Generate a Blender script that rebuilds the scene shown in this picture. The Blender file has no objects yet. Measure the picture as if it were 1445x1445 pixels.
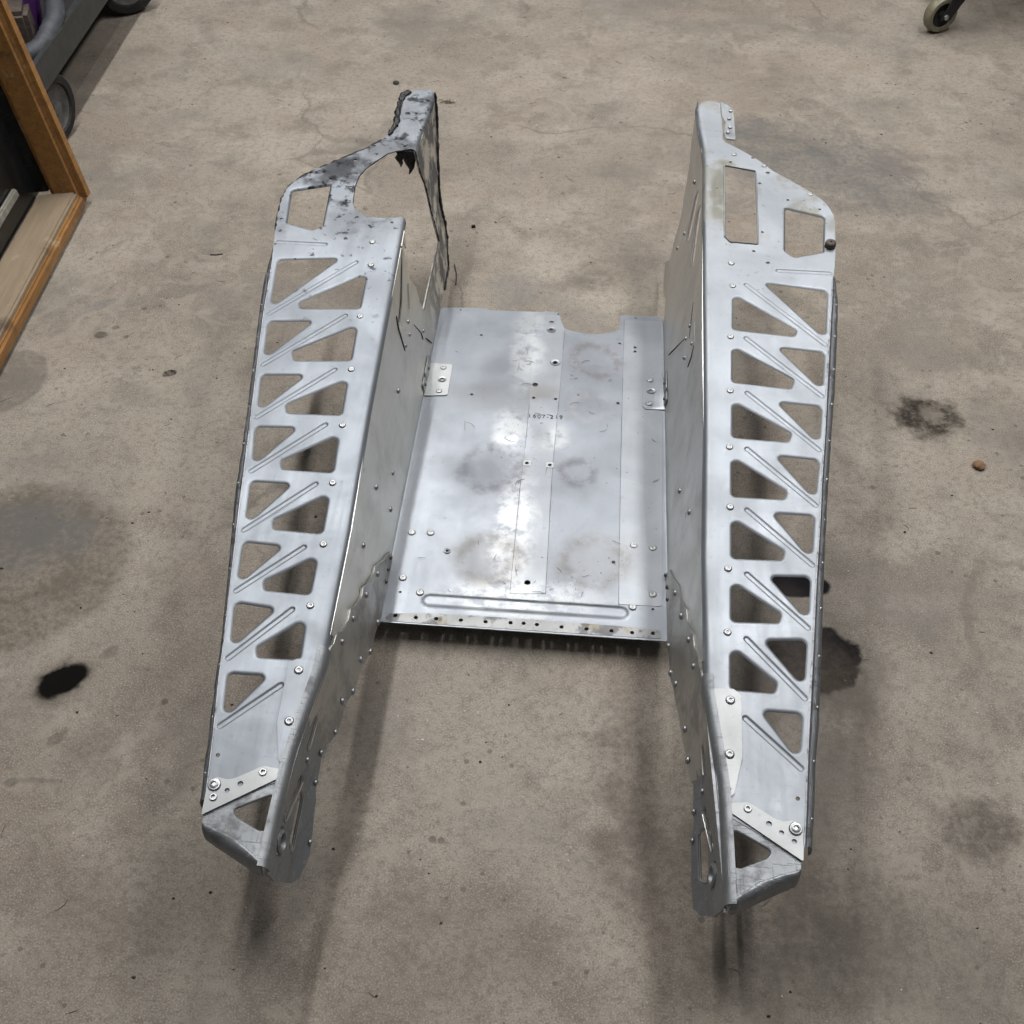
import bpy, bmesh, math, random
from mathutils import Vector, Matrix, noise
from mathutils.geometry import delaunay_2d_cdt
import numpy as np

random.seed(7)
scene = bpy.context.scene
C = scene.collection

# ------------------------------------------------------------------ camera
LIFT = 0.035                       # underside of the tunnel panel above the floor
cam_data = bpy.data.cameras.new('Camera')
cam = bpy.data.objects.new('Camera', cam_data); C.objects.link(cam)
cam.matrix_world = Matrix(((0.99681017, -0.06323999, 0.04868458, 0.0519337),
                           (0.07951433, 0.73457076, -0.67385701, -0.954836),
                           (0.00685245, 0.67557864, 0.73725609, 1.2925056 + LIFT),
                           (0, 0, 0, 1)))
cam_data.sensor_width = 36.0
cam_data.lens = 36.0 * 1600.0 / 1445.0
cam_data.clip_start = 0.05
cam_data.clip_end = 100
scene.camera = cam

# ------------------------------------------------------------------ world: dim light of a workshop room
world = bpy.data.worlds.new('World'); scene.world = world
world.use_nodes = True
wnt = world.node_tree; wb = wnt.nodes['Background']
wtc = wnt.nodes.new('ShaderNodeTexCoord'); wsp = wnt.nodes.new('ShaderNodeSeparateXYZ'); wmr = wnt.nodes.new('ShaderNodeMapRange')
wmr.interpolation_type = 'SMOOTHSTEP'                 # pale ceiling overhead, darker cluttered walls lower down
wnt.links.new(wtc.outputs['Generated'], wsp.inputs[0]); wnt.links.new(wsp.outputs['Z'], wmr.inputs[0])
wmr.inputs[1].default_value = 0.05; wmr.inputs[2].default_value = 0.75
wmr.inputs[3].default_value = 0.025; wmr.inputs[4].default_value = 0.15
wb.inputs[0].default_value = (0.93, 0.96, 1.0, 1)
wnt.links.new(wmr.outputs[0], wb.inputs[1])

# ------------------------------------------------------------------ ceiling strip lights (tubes run along Y)
def strip_light(name, loc, w, l, watts, col=(1.0, 0.985, 0.955)):
    d = bpy.data.lights.new(name, 'AREA'); d.shape = 'RECTANGLE'
    d.size = w; d.size_y = l; d.energy = watts; d.color = col
    o = bpy.data.objects.new(name, d); C.objects.link(o); o.location = loc
    return o
strip_light('ceiling_strip_light', (-0.80, 1.4, 2.75), 0.08, 2.6, 64)
strip_light('ceiling_strip_light', (1.05, 1.4, 2.75), 0.26, 2.6, 64)
strip_light('ceiling_strip_light', (-0.12, 3.6, 2.75), 0.08, 3.2, 17)

# ------------------------------------------------------------------ exposure
scene.view_settings.view_transform = 'Standard'
scene.view_settings.look = 'None'
scene.view_settings.exposure = 0.0
scene.view_settings.gamma = 1.0
scene.render.engine = 'CYCLES'
scene.cycles.use_adaptive_sampling = True
scene.cycles.adaptive_threshold = 0.06
scene.cycles.adaptive_min_samples = 24
scene.cycles.max_bounces = 7
scene.cycles.diffuse_bounces = 3
scene.cycles.glossy_bounces = 4

# ------------------------------------------------------------------ measured outlines (metres; x right, y away, z above panel)
D = {
 'outer_holes': [[[0.3303,0.5136],[0.4277,0.5022],[0.4159,0.3993]],[[0.3439,0.3762],[0.4124,0.3707],[0.4031,0.2951]],[[0.3365,0.2683],[0.3995,0.2639],[0.39,0.1944]],[[0.3288,0.1695],[0.3882,0.1661],[0.3776,0.0985]],[[0.319,0.0718],[0.3745,0.0716],[0.3655,0.0017]],[[0.3094,-0.0274],[0.3617,-0.0249],[0.3541,-0.09]],[[0.2979,-0.1213],[0.3504,-0.1167],[0.3423,-0.1817]],[[0.2902,-0.2156],[0.3382,-0.2158],[0.3303,-0.2751]]],
 'inner_holes': [[[0.2837,0.4831],[0.2809,0.408],[0.3693,0.4008],[0.3748,0.4139]],[[0.2786,0.3726],[0.2761,0.3016],[0.3581,0.295],[0.3643,0.3127]],[[0.2748,0.2648],[0.2724,0.1979],[0.3476,0.1949],[0.3535,0.2106]],[[0.2701,0.1625],[0.2678,0.0952],[0.3366,0.0959],[0.3416,0.1092]],[[0.2665,0.06],[0.2643,-0.0036],[0.3278,-0.0013],[0.3318,0.0121]],[[0.2627,-0.0385],[0.2607,-0.0974],[0.3178,-0.0949],[0.322,-0.0825]],[[0.2588,-0.1322],[0.2568,-0.1903],[0.3071,-0.191],[0.3111,-0.1786]]],
 'toe_hole': [[0.3759,0.6942],[0.4369,0.6767],[0.4282,0.5925],[0.3822,0.5764],[0.3693,0.5904]],
 'rect_hole': [[0.2796,0.7994],[0.3321,0.7872],[0.327,0.6006],[0.2824,0.603],[0.2744,0.6152]],
 'beads': [[[0.3548,0.5422],[0.435,0.5422]],[[0.304,0.506],[0.4147,0.3861]],[[0.299,0.3905],[0.4014,0.2828]],[[0.2958,0.2813],[0.3891,0.1834]],[[0.2913,0.1778],[0.3772,0.0883]],[[0.2868,0.0739],[0.3653,-0.007]],[[0.2824,-0.0271],[0.3528,-0.0999]],[[0.2776,-0.1213],[0.342,-0.1958]],[[0.2718,-0.2269],[0.3312,-0.284]]],
 'rivets': [[0.2829,0.5527],[0.2832,0.5012],[0.2762,0.3909],[0.2719,0.2828],[0.2673,0.1785],[0.2645,0.076],[0.2587,-0.021],[0.2548,-0.1142],[0.2547,-0.2067],[0.2515,-0.2743]],
 'rivets_L': [[-0.2843,0.5585],[-0.2788,0.505],[-0.2771,0.3908],[-0.2724,0.2819],[-0.2672,0.1761],[-0.263,0.0749],[-0.2575,-0.0243],[-0.257,-0.1166],[-0.2534,-0.2075],[-0.2518,-0.2735]],
 'outline_far_R': [[0.251,0.9864],[0.2677,0.9832],[0.2783,0.9773],[0.2797,0.9383],[0.2791,0.8716],[0.2838,0.8635],[0.301,0.8503],[0.3204,0.8338],[0.3371,0.8184],[0.3612,0.7896],[0.3848,0.7698],[0.4189,0.7395],[0.4367,0.7198],[0.4469,0.7001],[0.4523,0.6802],[0.4529,0.6603],[0.4476,0.5938],[0.4424,0.5522],[0.4367,0.5188]],
 'outline_out_R': [[0.4273,0.448],[0.4093,0.303],[0.3998,0.2194],[0.3894,0.1412],[0.3789,0.0514],[0.3678,-0.031],[0.3586,-0.108],[0.3498,-0.1802],[0.3416,-0.2483],[0.3315,-0.3453],[0.3264,-0.3884]],
 'rail_out_R': [[0.4432,0.5434],[0.443,0.4877],[0.4387,0.4489],[0.4218,0.304],[0.412,0.2372],[0.3954,0.1117],[0.3811,-0.0033],[0.3724,-0.0821],[0.3642,-0.1556],[0.3565,-0.2251],[0.3506,-0.2613],[0.3437,-0.324],[0.3362,-0.3838]],
 'rail_in_L': [[-0.4391,0.5409],[-0.4292,0.4511],[-0.4237,0.3891],[-0.4024,0.2185],[-0.3861,0.0912],[-0.3778,0.0205],[-0.3557,-0.15],[-0.3461,-0.2267],[-0.3356,-0.2983],[-0.3287,-0.3533],[-0.3249,-0.3817]],
 'rail_out_L': [[-0.4413,0.5407],[-0.4402,0.4663],[-0.4334,0.4037],[-0.4047,0.1784],[-0.3895,0.0429],[-0.3737,-0.0576],[-0.3571,-0.17],[-0.3512,-0.2271],[-0.3452,-0.2725],[-0.339,-0.3246],[-0.3307,-0.387]],
 'cast_R': [[0.2432,-0.336],[0.3262,-0.3907],[0.3226,-0.4001],[0.2859,-0.4143],[0.2627,-0.4288],[0.2473,-0.4388]],
 'cast_low_R': [[0.3191,-0.4069],[0.3114,-0.4115],[0.2614,-0.437],[0.248,-0.4424]],
 'cast_hole': [[0.2471,-0.3565],[0.2939,-0.381],[0.2867,-0.3889],[0.2553,-0.4032],[0.2482,-0.3915]],
 'tail_plate': [[0.241,-0.3329],[0.2689,-0.3297],[0.2733,-0.3312],[0.2991,-0.3464],[0.3072,-0.3484],[0.3192,-0.3464],[0.3246,-0.3498],[0.3279,-0.358],[0.3255,-0.3908],[0.2409,-0.3362]],
 'tail_plate_holes': [[0.2692,-0.3368,0.0018],[0.2914,-0.3522,0.0033],[0.3043,-0.3611,0.0029],[0.3174,-0.3698,0.0029]],
 'tail_rivet': [0.3198,-0.3557],
 'gusset': [[0.2336,-0.193],[0.2588,-0.1916],[0.2678,-0.1987],[0.2657,-0.2761],[0.2553,-0.3199],[0.2513,-0.3248],[0.2404,-0.3254],[0.2362,-0.2783]],
 'gusset_hole': [[0.249,-0.3159,0.0031]],
 'small_hole': [[0.3251,-0.3198,0.0025]],
 'far_holes_R': [[0.2903,0.808,0.0028],[0.3291,0.8235,0.0032],[0.3518,0.7839,0.0036],[0.3367,0.7545,0.0028],[0.3348,0.6303,0.0026],[0.2852,0.6017,0.0028],[0.3191,0.5838,0.0026],[0.3396,0.5581,0.0033],[0.3808,0.7136,0.0025],[0.4309,0.6935,0.0025]],
 'far_rivets_R': [[0.2971,0.8302],[0.3465,0.8027],[0.4187,0.7323]],
 'bumper': [0.4398,0.6043],
 'bracket_R': [[0.2783,0.9773],[0.2912,0.9672],[0.3003,0.9526],[0.3006,0.8733],[0.2998,0.867],[0.284,0.8698],[0.2808,0.8888],[0.2855,0.9144],[0.2796,0.9341]],
 'bracket_rivets': [[0.295,0.9488],[0.2916,0.9257],[0.2926,0.8999],[0.2882,0.8859]],
 'outline_far_L': [[-0.2421,0.9783],[-0.2632,0.9767],[-0.2851,0.9693],[-0.2952,0.9558],[-0.2972,0.9312],[-0.2965,0.8979],[-0.2957,0.8656],[-0.3022,0.8374],[-0.3088,0.8257],[-0.3352,0.7975],[-0.3621,0.7756],[-0.4017,0.7411],[-0.4273,0.7176],[-0.4454,0.688],[-0.4507,0.6555],[-0.4489,0.6107],[-0.4445,0.5761],[-0.4396,0.5408]],
 'cut_L': [[-0.2554,0.8029],[-0.2771,0.7972],[-0.294,0.7884],[-0.3119,0.7651],[-0.3257,0.7427],[-0.3325,0.725],[-0.3354,0.6966],[-0.3317,0.6512],[-0.3236,0.6339],[-0.3011,0.6201],[-0.2776,0.6175],[-0.2521,0.623]],
 'toe_hole_L': [[-0.4377,0.6774],[-0.3769,0.6971],[-0.3716,0.5926],[-0.3851,0.5811],[-0.4294,0.5951]],
 'far_holes_L': [[-0.3193,0.8067,0.0026],[-0.3464,0.7653,0.0033],[-0.3792,0.71,0.0028],[-0.3419,0.6923,0.003],[-0.3189,0.6161,0.0031],[-0.328,0.5631,0.0033],[-0.2604,0.6083,0.0026],[-0.4404,0.6031,0.0024],[-0.4144,0.7244,0.0028],[-0.2674,0.8099,0.0028]],
 'bead0_L': [[-0.4358,0.5471],[-0.3582,0.5472]],
 'panel_back': [[-0.2003,0.7273],[-0.126,0.7328],[-0.1174,0.7272],[-0.0139,0.73],[-0.0115,0.7336],[0.0151,0.7311],[0.0187,0.6948],[0.0243,0.686],[0.0386,0.6794],[0.0665,0.6731],[0.0895,0.6751],[0.1124,0.6819],[0.1248,0.6932],[0.1265,0.7325],[0.1955,0.7357],[0.2049,0.7244]],
 'panel_holes': [[-0.1229,0.6529,0.0026],[-0.1235,0.4919,0.0027],[-0.0175,0.526,0.0049],[-0.0177,0.4919,0.0028],[-0.0179,0.3342,0.0029],[0.0122,0.726,0.0024],[0.0015,0.7001,0.0042],[0.0016,0.6778,0.0039],[0.014,0.5878,0.0038],[0.0197,0.4919,0.0028],[0.019,0.3332,0.0029],[0.1258,0.491,0.003],[0.1262,0.6511,0.0026],[0.1546,0.7262,0.0024],[0.1536,0.6418,0.0026],[0.1537,0.6303,0.0028],[0.0578,0.5062,0.0017],[-0.1239,0.1392,0.0027],[-0.0192,0.0911,0.0042],[0.0002,0.0886,0.0046],[-0.1825,0.0556,0.0021],[-0.183,0.0126,0.0031],[-0.1535,0.0112,0.003],[-0.1245,0.0119,0.003],[-0.0892,0.0121,0.003],[-0.0539,0.0122,0.003],[-0.0185,0.0136,0.003],[-0.0,0.014,0.003],[0.019,0.0134,0.003],[0.0541,0.0122,0.003],[0.0893,0.0115,0.003],[0.1246,0.0116,0.003],[0.1537,0.0107,0.003],[0.183,0.0121,0.003],[0.183,0.0552,0.0021],[0.1249,0.1393,0.003],[-0.1682,0.7227,0.0021]],
 'panel_rings': [[0.0016,0.6778,0.0085],[0.014,0.5878,0.0088],[-0.1239,0.1392,0.0053]],
 'panel_rivets': [[-0.1819,0.1714],[-0.1532,0.1728],[-0.1826,0.082],[-0.1537,0.0569],[0.1547,0.174],[0.1834,0.1709],[0.1831,0.0816],[0.1539,0.0562]],
 'panel_bead': [[-0.1382,0.043],[0.1372,0.0439]],
 'brk_L': [[-0.2048,0.5672],[-0.1649,0.5655],[-0.1644,0.4851],[-0.2052,0.4799]],
 'brk_L_rv': [[-0.1801,0.5556],[-0.1801,0.4941]],
 'brk_L_hole': [[-0.1783,0.5242,0.0044]],
 'brk_R': [[0.1667,0.5556],[0.1668,0.4861],[0.1722,0.479],[0.2089,0.4806],[0.2063,0.5609]],
 'brk_R_rv': [[0.1799,0.5534],[0.1786,0.4929]],
 'brk_R_hole': [[0.1817,0.5252,0.0044]],
 'strip_C': [[0.0264,0.6804],[0.0258,0.499],[0.0242,0.3673],[0.0236,0.3282],[0.0277,0.0702],[-0.0237,0.0658],[-0.0249,0.2813],[-0.0232,0.3764],[-0.0237,0.4748],[-0.0266,0.6075],[-0.0275,0.7172],[-0.0161,0.7224],[0.014,0.7209]],
 'strip_R': [[0.1337,0.7189],[0.1326,0.3376],[0.1339,0.0597],[0.196,0.0611],[0.2023,0.7208]],
 'strip_L': [[-0.1957,0.7107],[-0.136,0.716],[-0.1336,0.4143],[-0.1338,0.2415],[-0.1302,0.0699],[-0.1944,0.0671]],
 'strip_front': [[-0.1926,0.0152],[-0.1414,0.0208],[-0.0399,0.0218],[0.0612,0.0216],[0.1736,0.0199],[0.1916,0.0189],[0.1954,0.0032],[-0.1997,0.0019]],
 'text': [[-0.0228,0.4448],[0.0329,0.4471]],
 'wallfar_L': [[0.7367,-0.0057],[0.7831,0.0002],[0.8272,-0.0008],[0.8603,-0.004],[0.8722,0.0177],[0.895,0.0343],[0.8961,0.0713],[0.8909,0.0947],[0.8879,0.1208],[0.9001,0.1513],[0.9281,0.2008],[0.9526,0.231],[0.9649,0.2681],[0.9671,0.295]],
 'wallcut_L': [[0.7865,0.2822],[0.7868,0.2701],[0.7893,0.2405],[0.806,0.2071],[0.8086,0.1758],[0.8087,0.1484],[0.8179,0.1129],[0.8228,0.0794],[0.607,0.0856],[0.5929,0.1139],[0.5873,0.147],[0.5623,0.1833],[0.5641,0.219],[0.5761,0.2442]],
 'wallfar_R': [[0.7037,0.0168],[0.769,0.0153],[0.8071,-0.0034],[0.8272,-0.0076],[0.873,-0.0084],[0.9009,0.0028],[0.8472,0.0471],[0.8648,0.0807],[0.8656,0.1011],[0.8698,0.13],[0.8866,0.1565],[0.8916,0.1811],[0.9072,0.2165],[0.9351,0.2368],[0.9422,0.2547],[0.9587,0.2814],[0.9654,0.3022]],
 'tail_L': [[-0.017,0.0094],[-0.0362,0.0104],[-0.0562,0.013],[-0.0893,0.0312],[-0.106,0.0418],[-0.1398,0.0501],[-0.1563,0.0535],[-0.1799,0.0693],[-0.1959,0.0727],[-0.2153,0.0724],[-0.2384,0.0782],[-0.2584,0.0891],[-0.2706,0.088],[-0.2813,0.0851],[-0.2912,0.0839],[-0.3116,0.0811],[-0.3249,0.0761],[-0.3414,0.071],[-0.3671,0.06],[-0.3823,0.0541],[-0.41,0.0542],[-0.4184,0.0599],[-0.4407,0.114],[-0.4463,0.1462]],
 'tail_R': [[-0.0081,0.0032],[-0.0321,0.0071],[-0.0736,0.0178],[-0.1049,0.0361],[-0.1413,0.0496],[-0.202,0.0706],[-0.2395,0.0773],[-0.2629,0.0802],[-0.2675,0.0838],[-0.3009,0.0788],[-0.3129,0.0778],[-0.3312,0.0718],[-0.3461,0.066],[-0.3766,0.0548],[-0.4054,0.0479],[-0.4148,0.0539],[-0.4296,0.0869],[-0.4418,0.1364]],
 'scal_L': [[0.1101,0.0239],[0.081,0.0402],[0.0409,0.0738],[0.0272,0.073],[-0.0045,0.0886],[-0.0206,0.1026],[-0.0347,0.0995],[-0.0617,0.1129],[-0.0793,0.1299],[-0.094,0.1266],[-0.119,0.1356],[-0.1375,0.1566],[-0.157,0.1593]],
 'scal_R': [[0.1078,0.0269],[0.0757,0.0462],[0.0414,0.0752],[0.0116,0.0835],[-0.0138,0.0991],[-0.0273,0.111],[-0.0476,0.111],[-0.0779,0.1292],[-0.0884,0.136],[-0.1082,0.1372],[-0.1321,0.1521],[-0.1396,0.1553],[-0.1579,0.1612]],
 'wrv_L': [[0.354,0.1219],[0.225,0.0719],[0.1417,0.1265],[0.1714,0.0489],[0.0293,0.1297],[0.4959,0.1454],[0.4863,0.1271],[0.5716,0.0675],[0.4499,0.133]],
 'trv_L': [[0.1055,0.0163],[0.0835,0.0167],[0.0608,0.0157],[0.0398,0.0579],[-0.0196,0.0853],[-0.0804,0.1116],[-0.1321,0.1311],[-0.0121,0.0142],[-0.1001,0.0487],[-0.0669,0.0209],[-0.1865,0.0806],[-0.1561,0.0574],[-0.2946,0.1197],[-0.2676,0.0911],[-0.2307,0.0787],[-0.304,0.0846],[-0.3682,0.0619]],
 'wrv_R': [[0.2167,0.08],[0.1291,0.1296],[0.8292,0.2233],[0.7757,0.1528],[0.8019,0.1043],[0.4998,0.1651],[0.4974,0.1411],[0.4462,0.1726],[0.4659,0.1274]],
 'trv_R': [[0.1156,0.0058],[0.0877,0.0121],[0.0644,0.0138],[0.0414,0.0576],[-0.0198,0.0856],[-0.079,0.1136],[-0.1311,0.1298],[-0.0157,0.0109],[-0.1008,0.0445],[-0.0681,0.0216],[-0.1896,0.0781],[-0.234,0.0796],[-0.2868,0.1016],[-0.3023,0.08],[-0.3349,0.0719]],
 'slots_L': [[[-0.2477,0.1354],[-0.2816,0.1281]],[[-0.3204,0.1159],[-0.3729,0.1302]],[[-0.3357,0.1008],[-0.3848,0.0861]],[[-0.3953,0.1272],[-0.4056,0.1227]]],
 'slots_R': [[[-0.2446,0.1253],[-0.2706,0.1171]],[[-0.3114,0.0955],[-0.3598,0.1093]],[[-0.3353,0.0868],[-0.377,0.0739]],[[-0.3871,0.1093],[-0.3914,0.0951]]],
 'farslots_R': [[[0.7802,0.2201],[0.7393,0.18]],[[0.7164,0.2303],[0.6467,0.1921]]],
 'lines_L': [[[0.5564,0.2416],[0.4801,0.1936],[0.441,0.1794]],[[0.5443,0.1851],[0.5153,0.1562]],[[0.4412,0.1984],[0.4356,0.1809],[0.4396,0.1313]],[[0.5219,0.1196],[0.5556,0.0755]],[[0.5556,0.0755],[0.5571,0.0607]],[[0.5766,0.0483],[0.6073,0.013]]],
 'lines_R': [[[0.5289,0.1893],[0.4958,0.1712],[0.4757,0.1586]],[[0.5856,0.0336],[0.5081,0.131]],[[0.4296,0.1834],[0.4201,0.1658],[0.4226,0.1451]],[[0.4743,0.1923],[0.4304,0.1855]]],
 'cab': [[-1.0006,1.0793],[-0.9755,0.5269]],
 'wheel1': [[-1.1099,1.2963]],
 'wheel2': [[-1.1945,1.9161]],
 'caster': [[0.931,2.031]],
 'stains': [[-0.7514,0.0836,0.1284],[-0.6327,-0.1121,0.0322],[0.4357,0.0082,0.0421],[0.3921,0.1399,0.0438],[0.6623,0.5391,0.0522],[0.6136,1.3694,0.1367],[-0.954,0.5386,0.0699],[-0.6695,0.544,0.0106],[0.5944,-0.2443,0.04],[0.0711,0.8742,0.0424]],
 'debris': [[-0.4278,1.6392,0.0111],[-0.1783,1.0447,0.0075],[-0.1956,0.8736,0.0284],[-0.2919,1.5574,0.0215],[0.7244,0.4253,0.0127],[-0.6744,0.5475,0.012],[-0.6801,0.9018,0.015],[1.0945,1.8662,0.0103]],
 'outer_holes_L': [[[-0.3294,0.5182],[-0.4265,0.5066],[-0.416,0.3999]],[[-0.3444,0.3763],[-0.413,0.3707],[-0.4036,0.2942]],[[-0.3369,0.2671],[-0.3999,0.2627],[-0.3899,0.1925]],[[-0.3285,0.1676],[-0.3878,0.1642],[-0.3765,0.0969]],[[-0.3177,0.0701],[-0.3732,0.0699],[-0.3644,-0.001]],[[-0.3089,-0.0303],[-0.361,-0.0278],[-0.3549,-0.0926]],[[-0.2989,-0.1234],[-0.3514,-0.1188],[-0.3422,-0.1827]],[[-0.2897,-0.216],[-0.3377,-0.2162],[-0.3298,-0.2751]]],
 'inner_holes_L': [[[-0.2822,0.487],[-0.2809,0.4088],[-0.3694,0.4014],[-0.3746,0.4149]],[[-0.2792,0.3725],[-0.2766,0.3008],[-0.3586,0.2941],[-0.3649,0.312]],[[-0.2752,0.2636],[-0.2723,0.196],[-0.3475,0.193],[-0.3535,0.2088]],[[-0.2698,0.1605],[-0.2666,0.0936],[-0.3355,0.0943],[-0.3406,0.1076]],[[-0.2652,0.0582],[-0.2633,-0.0063],[-0.3268,-0.004],[-0.3306,0.0096]],[[-0.2624,-0.0414],[-0.2616,-0.0998],[-0.3186,-0.0974],[-0.3226,-0.0851]],[[-0.2597,-0.1341],[-0.2566,-0.1911],[-0.3068,-0.1918],[-0.3111,-0.1797]]],
 'beads_L': [[[-0.3545,0.5469],[-0.4346,0.547]],[[-0.3029,0.5105],[-0.4151,0.3863]],[[-0.2994,0.3908],[-0.4019,0.2818]],[[-0.2962,0.2803],[-0.3889,0.1814]],[[-0.291,0.1759],[-0.376,0.0867]],[[-0.2855,0.0722],[-0.3644,-0.0097]],[[-0.2818,-0.03],[-0.3537,-0.1023]],[[-0.2786,-0.1234],[-0.3417,-0.1966]],[[-0.2713,-0.2272],[-0.3306,-0.284]]],
 'cast_L': [[-0.2425,-0.336],[-0.3261,-0.3906],[-0.3226,-0.4],[-0.2863,-0.414],[-0.2634,-0.4282],[-0.2483,-0.4381]],
 'cast_low_L': [[-0.3193,-0.4066],[-0.3117,-0.4112],[-0.2623,-0.4363],[-0.249,-0.4416]],
 'cast_hole_L': [[-0.2466,-0.3566],[-0.2936,-0.381],[-0.2865,-0.3888],[-0.2554,-0.403],[-0.2481,-0.3915]],
 'tail_plate_L': [[-0.2403,-0.3329],[-0.2683,-0.3297],[-0.2726,-0.3312],[-0.2985,-0.3464],[-0.3066,-0.3485],[-0.3186,-0.3464],[-0.324,-0.3499],[-0.3273,-0.3581],[-0.3254,-0.3907],[-0.2402,-0.3362]],
 'gusset_L': [[-0.2333,-0.1938],[-0.2586,-0.1924],[-0.2674,-0.1993],[-0.2652,-0.2761],[-0.2546,-0.3198],[-0.2507,-0.3248],[-0.2398,-0.3254],[-0.2357,-0.2782]],
 'tail_plate_holes_L': [[-0.2686,-0.3369,0.0018],[-0.2908,-0.3523,0.0033],[-0.3038,-0.3611,0.0029],[-0.317,-0.3699,0.0029]],
 'gusset_hole_L': [[-0.2483,-0.3159,0.0031]],
 'small_hole_L': [[-0.3244,-0.3197,0.0025]],
 'tail_rivet_L': [-0.3192,-0.3557],
}

A_, B_ = 0.19308286, 0.10378219            # running-board plane: z = A + B*y above the panel
FY = [-.46,-.39,-.31,-.24,-.19,0,.21,.47,.67,.80,.85,.90,.98,1.05]
FX = [.249,.249,.247,.238,.2315,.232,.2385,.2425,.246,.250,.248,.2425,.2385,.237]
def xfold(y): return np.interp(y, FY, FX)
def xbot(y): return np.interp(y, [-.46,-.42,-.3,0,.73,1.0], [.238,.236,.222,.205,.205,.212])
def zb(y): return A_ + B_ * y

# ================================================================== materials
def new_mat(name):
    m = bpy.data.materials.new(name); m.use_nodes = True
    nt = m.node_tree; b = nt.nodes['Principled BSDF']
    return m, nt, b
class N:
    """small node-building helper"""
    def __init__(s, nt):
        s.nt = nt; s.co = nt.nodes.new('ShaderNodeTexCoord').outputs['Object']
    def node(s, t, **kw):
        n = s.nt.nodes.new(t)
        for k, v in kw.items(): setattr(n, k, v)
        return n
    def link(s, a, b): s.nt.links.new(a, b)
    def set(s, sock, v):
        if hasattr(v, 'is_output') or isinstance(v, bpy.types.NodeSocket): s.link(v, sock)
        else: sock.default_value = v
    def noise(s, scale, detail=4, rough=.55, co=None, dist=0.0):
        n = s.node('ShaderNodeTexNoise'); n.inputs['Scale'].default_value = scale
        n.inputs['Detail'].default_value = detail; n.inputs['Roughness'].default_value = rough
        n.inputs['Distortion'].default_value = dist
        s.link(co if co is not None else s.co, n.inputs['Vector']); return n.outputs['Fac']
    def noisec(s, scale, detail=3, co=None):
        n = s.node('ShaderNodeTexNoise'); n.inputs['Scale'].default_value = scale
        n.inputs['Detail'].default_value = detail
        s.link(co if co is not None else s.co, n.inputs['Vector']); return n.outputs['Color']
    def warp(s, scale):
        k = 10 if scale <= 12 else 18 if scale <= 24 else 38
        if not hasattr(s, 'wc'): s.wc = {}
        if k not in s.wc: s.wc[k] = s.vmath('SUBTRACT', s.noisec(k, 3), (.5, .5, .5))
        return s.wc[k]
    def mapping(s, scale=(1,1,1), rot=(0,0,0), loc=(0,0,0), co=None):
        n = s.node('ShaderNodeMapping'); n.inputs['Scale'].default_value = scale
        n.inputs['Rotation'].default_value = rot; n.inputs['Location'].default_value = loc
        s.link(co if co is not None else s.co, n.inputs['Vector']); return n.outputs[0]
    def ramp(s, fac, a, b, lo=0.0, hi=1.0):
        n = s.node('ShaderNodeMapRange'); n.interpolation_type = 'SMOOTHSTEP'
        s.link(fac, n.inputs[0]); n.inputs[1].default_value = a; n.inputs[2].default_value = b
        n.inputs[3].default_value = lo; n.inputs[4].default_value = hi; return n.outputs[0]
    def math(s, op, a, b=0.0, c=None):
        n = s.node('ShaderNodeMath'); n.operation = op
        s.set(n.inputs[0], a); s.set(n.inputs[1], b)
        if c is not None: s.set(n.inputs[2], c)
        return n.outputs[0]
    def vmath(s, op, a, b):
        n = s.node('ShaderNodeVectorMath'); n.operation = op
        s.set(n.inputs[0], a); s.set(n.inputs[1], b)
        return n.outputs['Value'] if op in ('LENGTH', 'DISTANCE', 'DOT_PRODUCT') else n.outputs[0]
    def mix(s, fac, a, b, mode='MIX'):
        n = s.node('ShaderNodeMix'); n.data_type = 'RGBA'; n.blend_type = mode
        s.set(n.inputs[0], fac); s.set(n.inputs[6], a); s.set(n.inputs[7], b); return n.outputs[2]
    def vor(s, scale, co=None, feature='F1', rnd=1.0):
        n = s.node('ShaderNodeTexVoronoi'); n.feature = feature
        n.inputs['Scale'].default_value = scale; n.inputs['Randomness'].default_value = rnd
        s.link(co if co is not None else s.co, n.inputs['Vector']); return n
    def bump(s, h, strength, dist, normal=None):
        n = s.node('ShaderNodeBump'); n.inputs['Strength'].default_value = strength
        n.inputs['Distance'].default_value = dist; s.link(h, n.inputs['Height'])
        if normal is not None: s.link(normal, n.inputs['Normal'])
        return n.outputs[0]
def rgb(r, g, b): return (r, g, b, 1.0)

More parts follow.
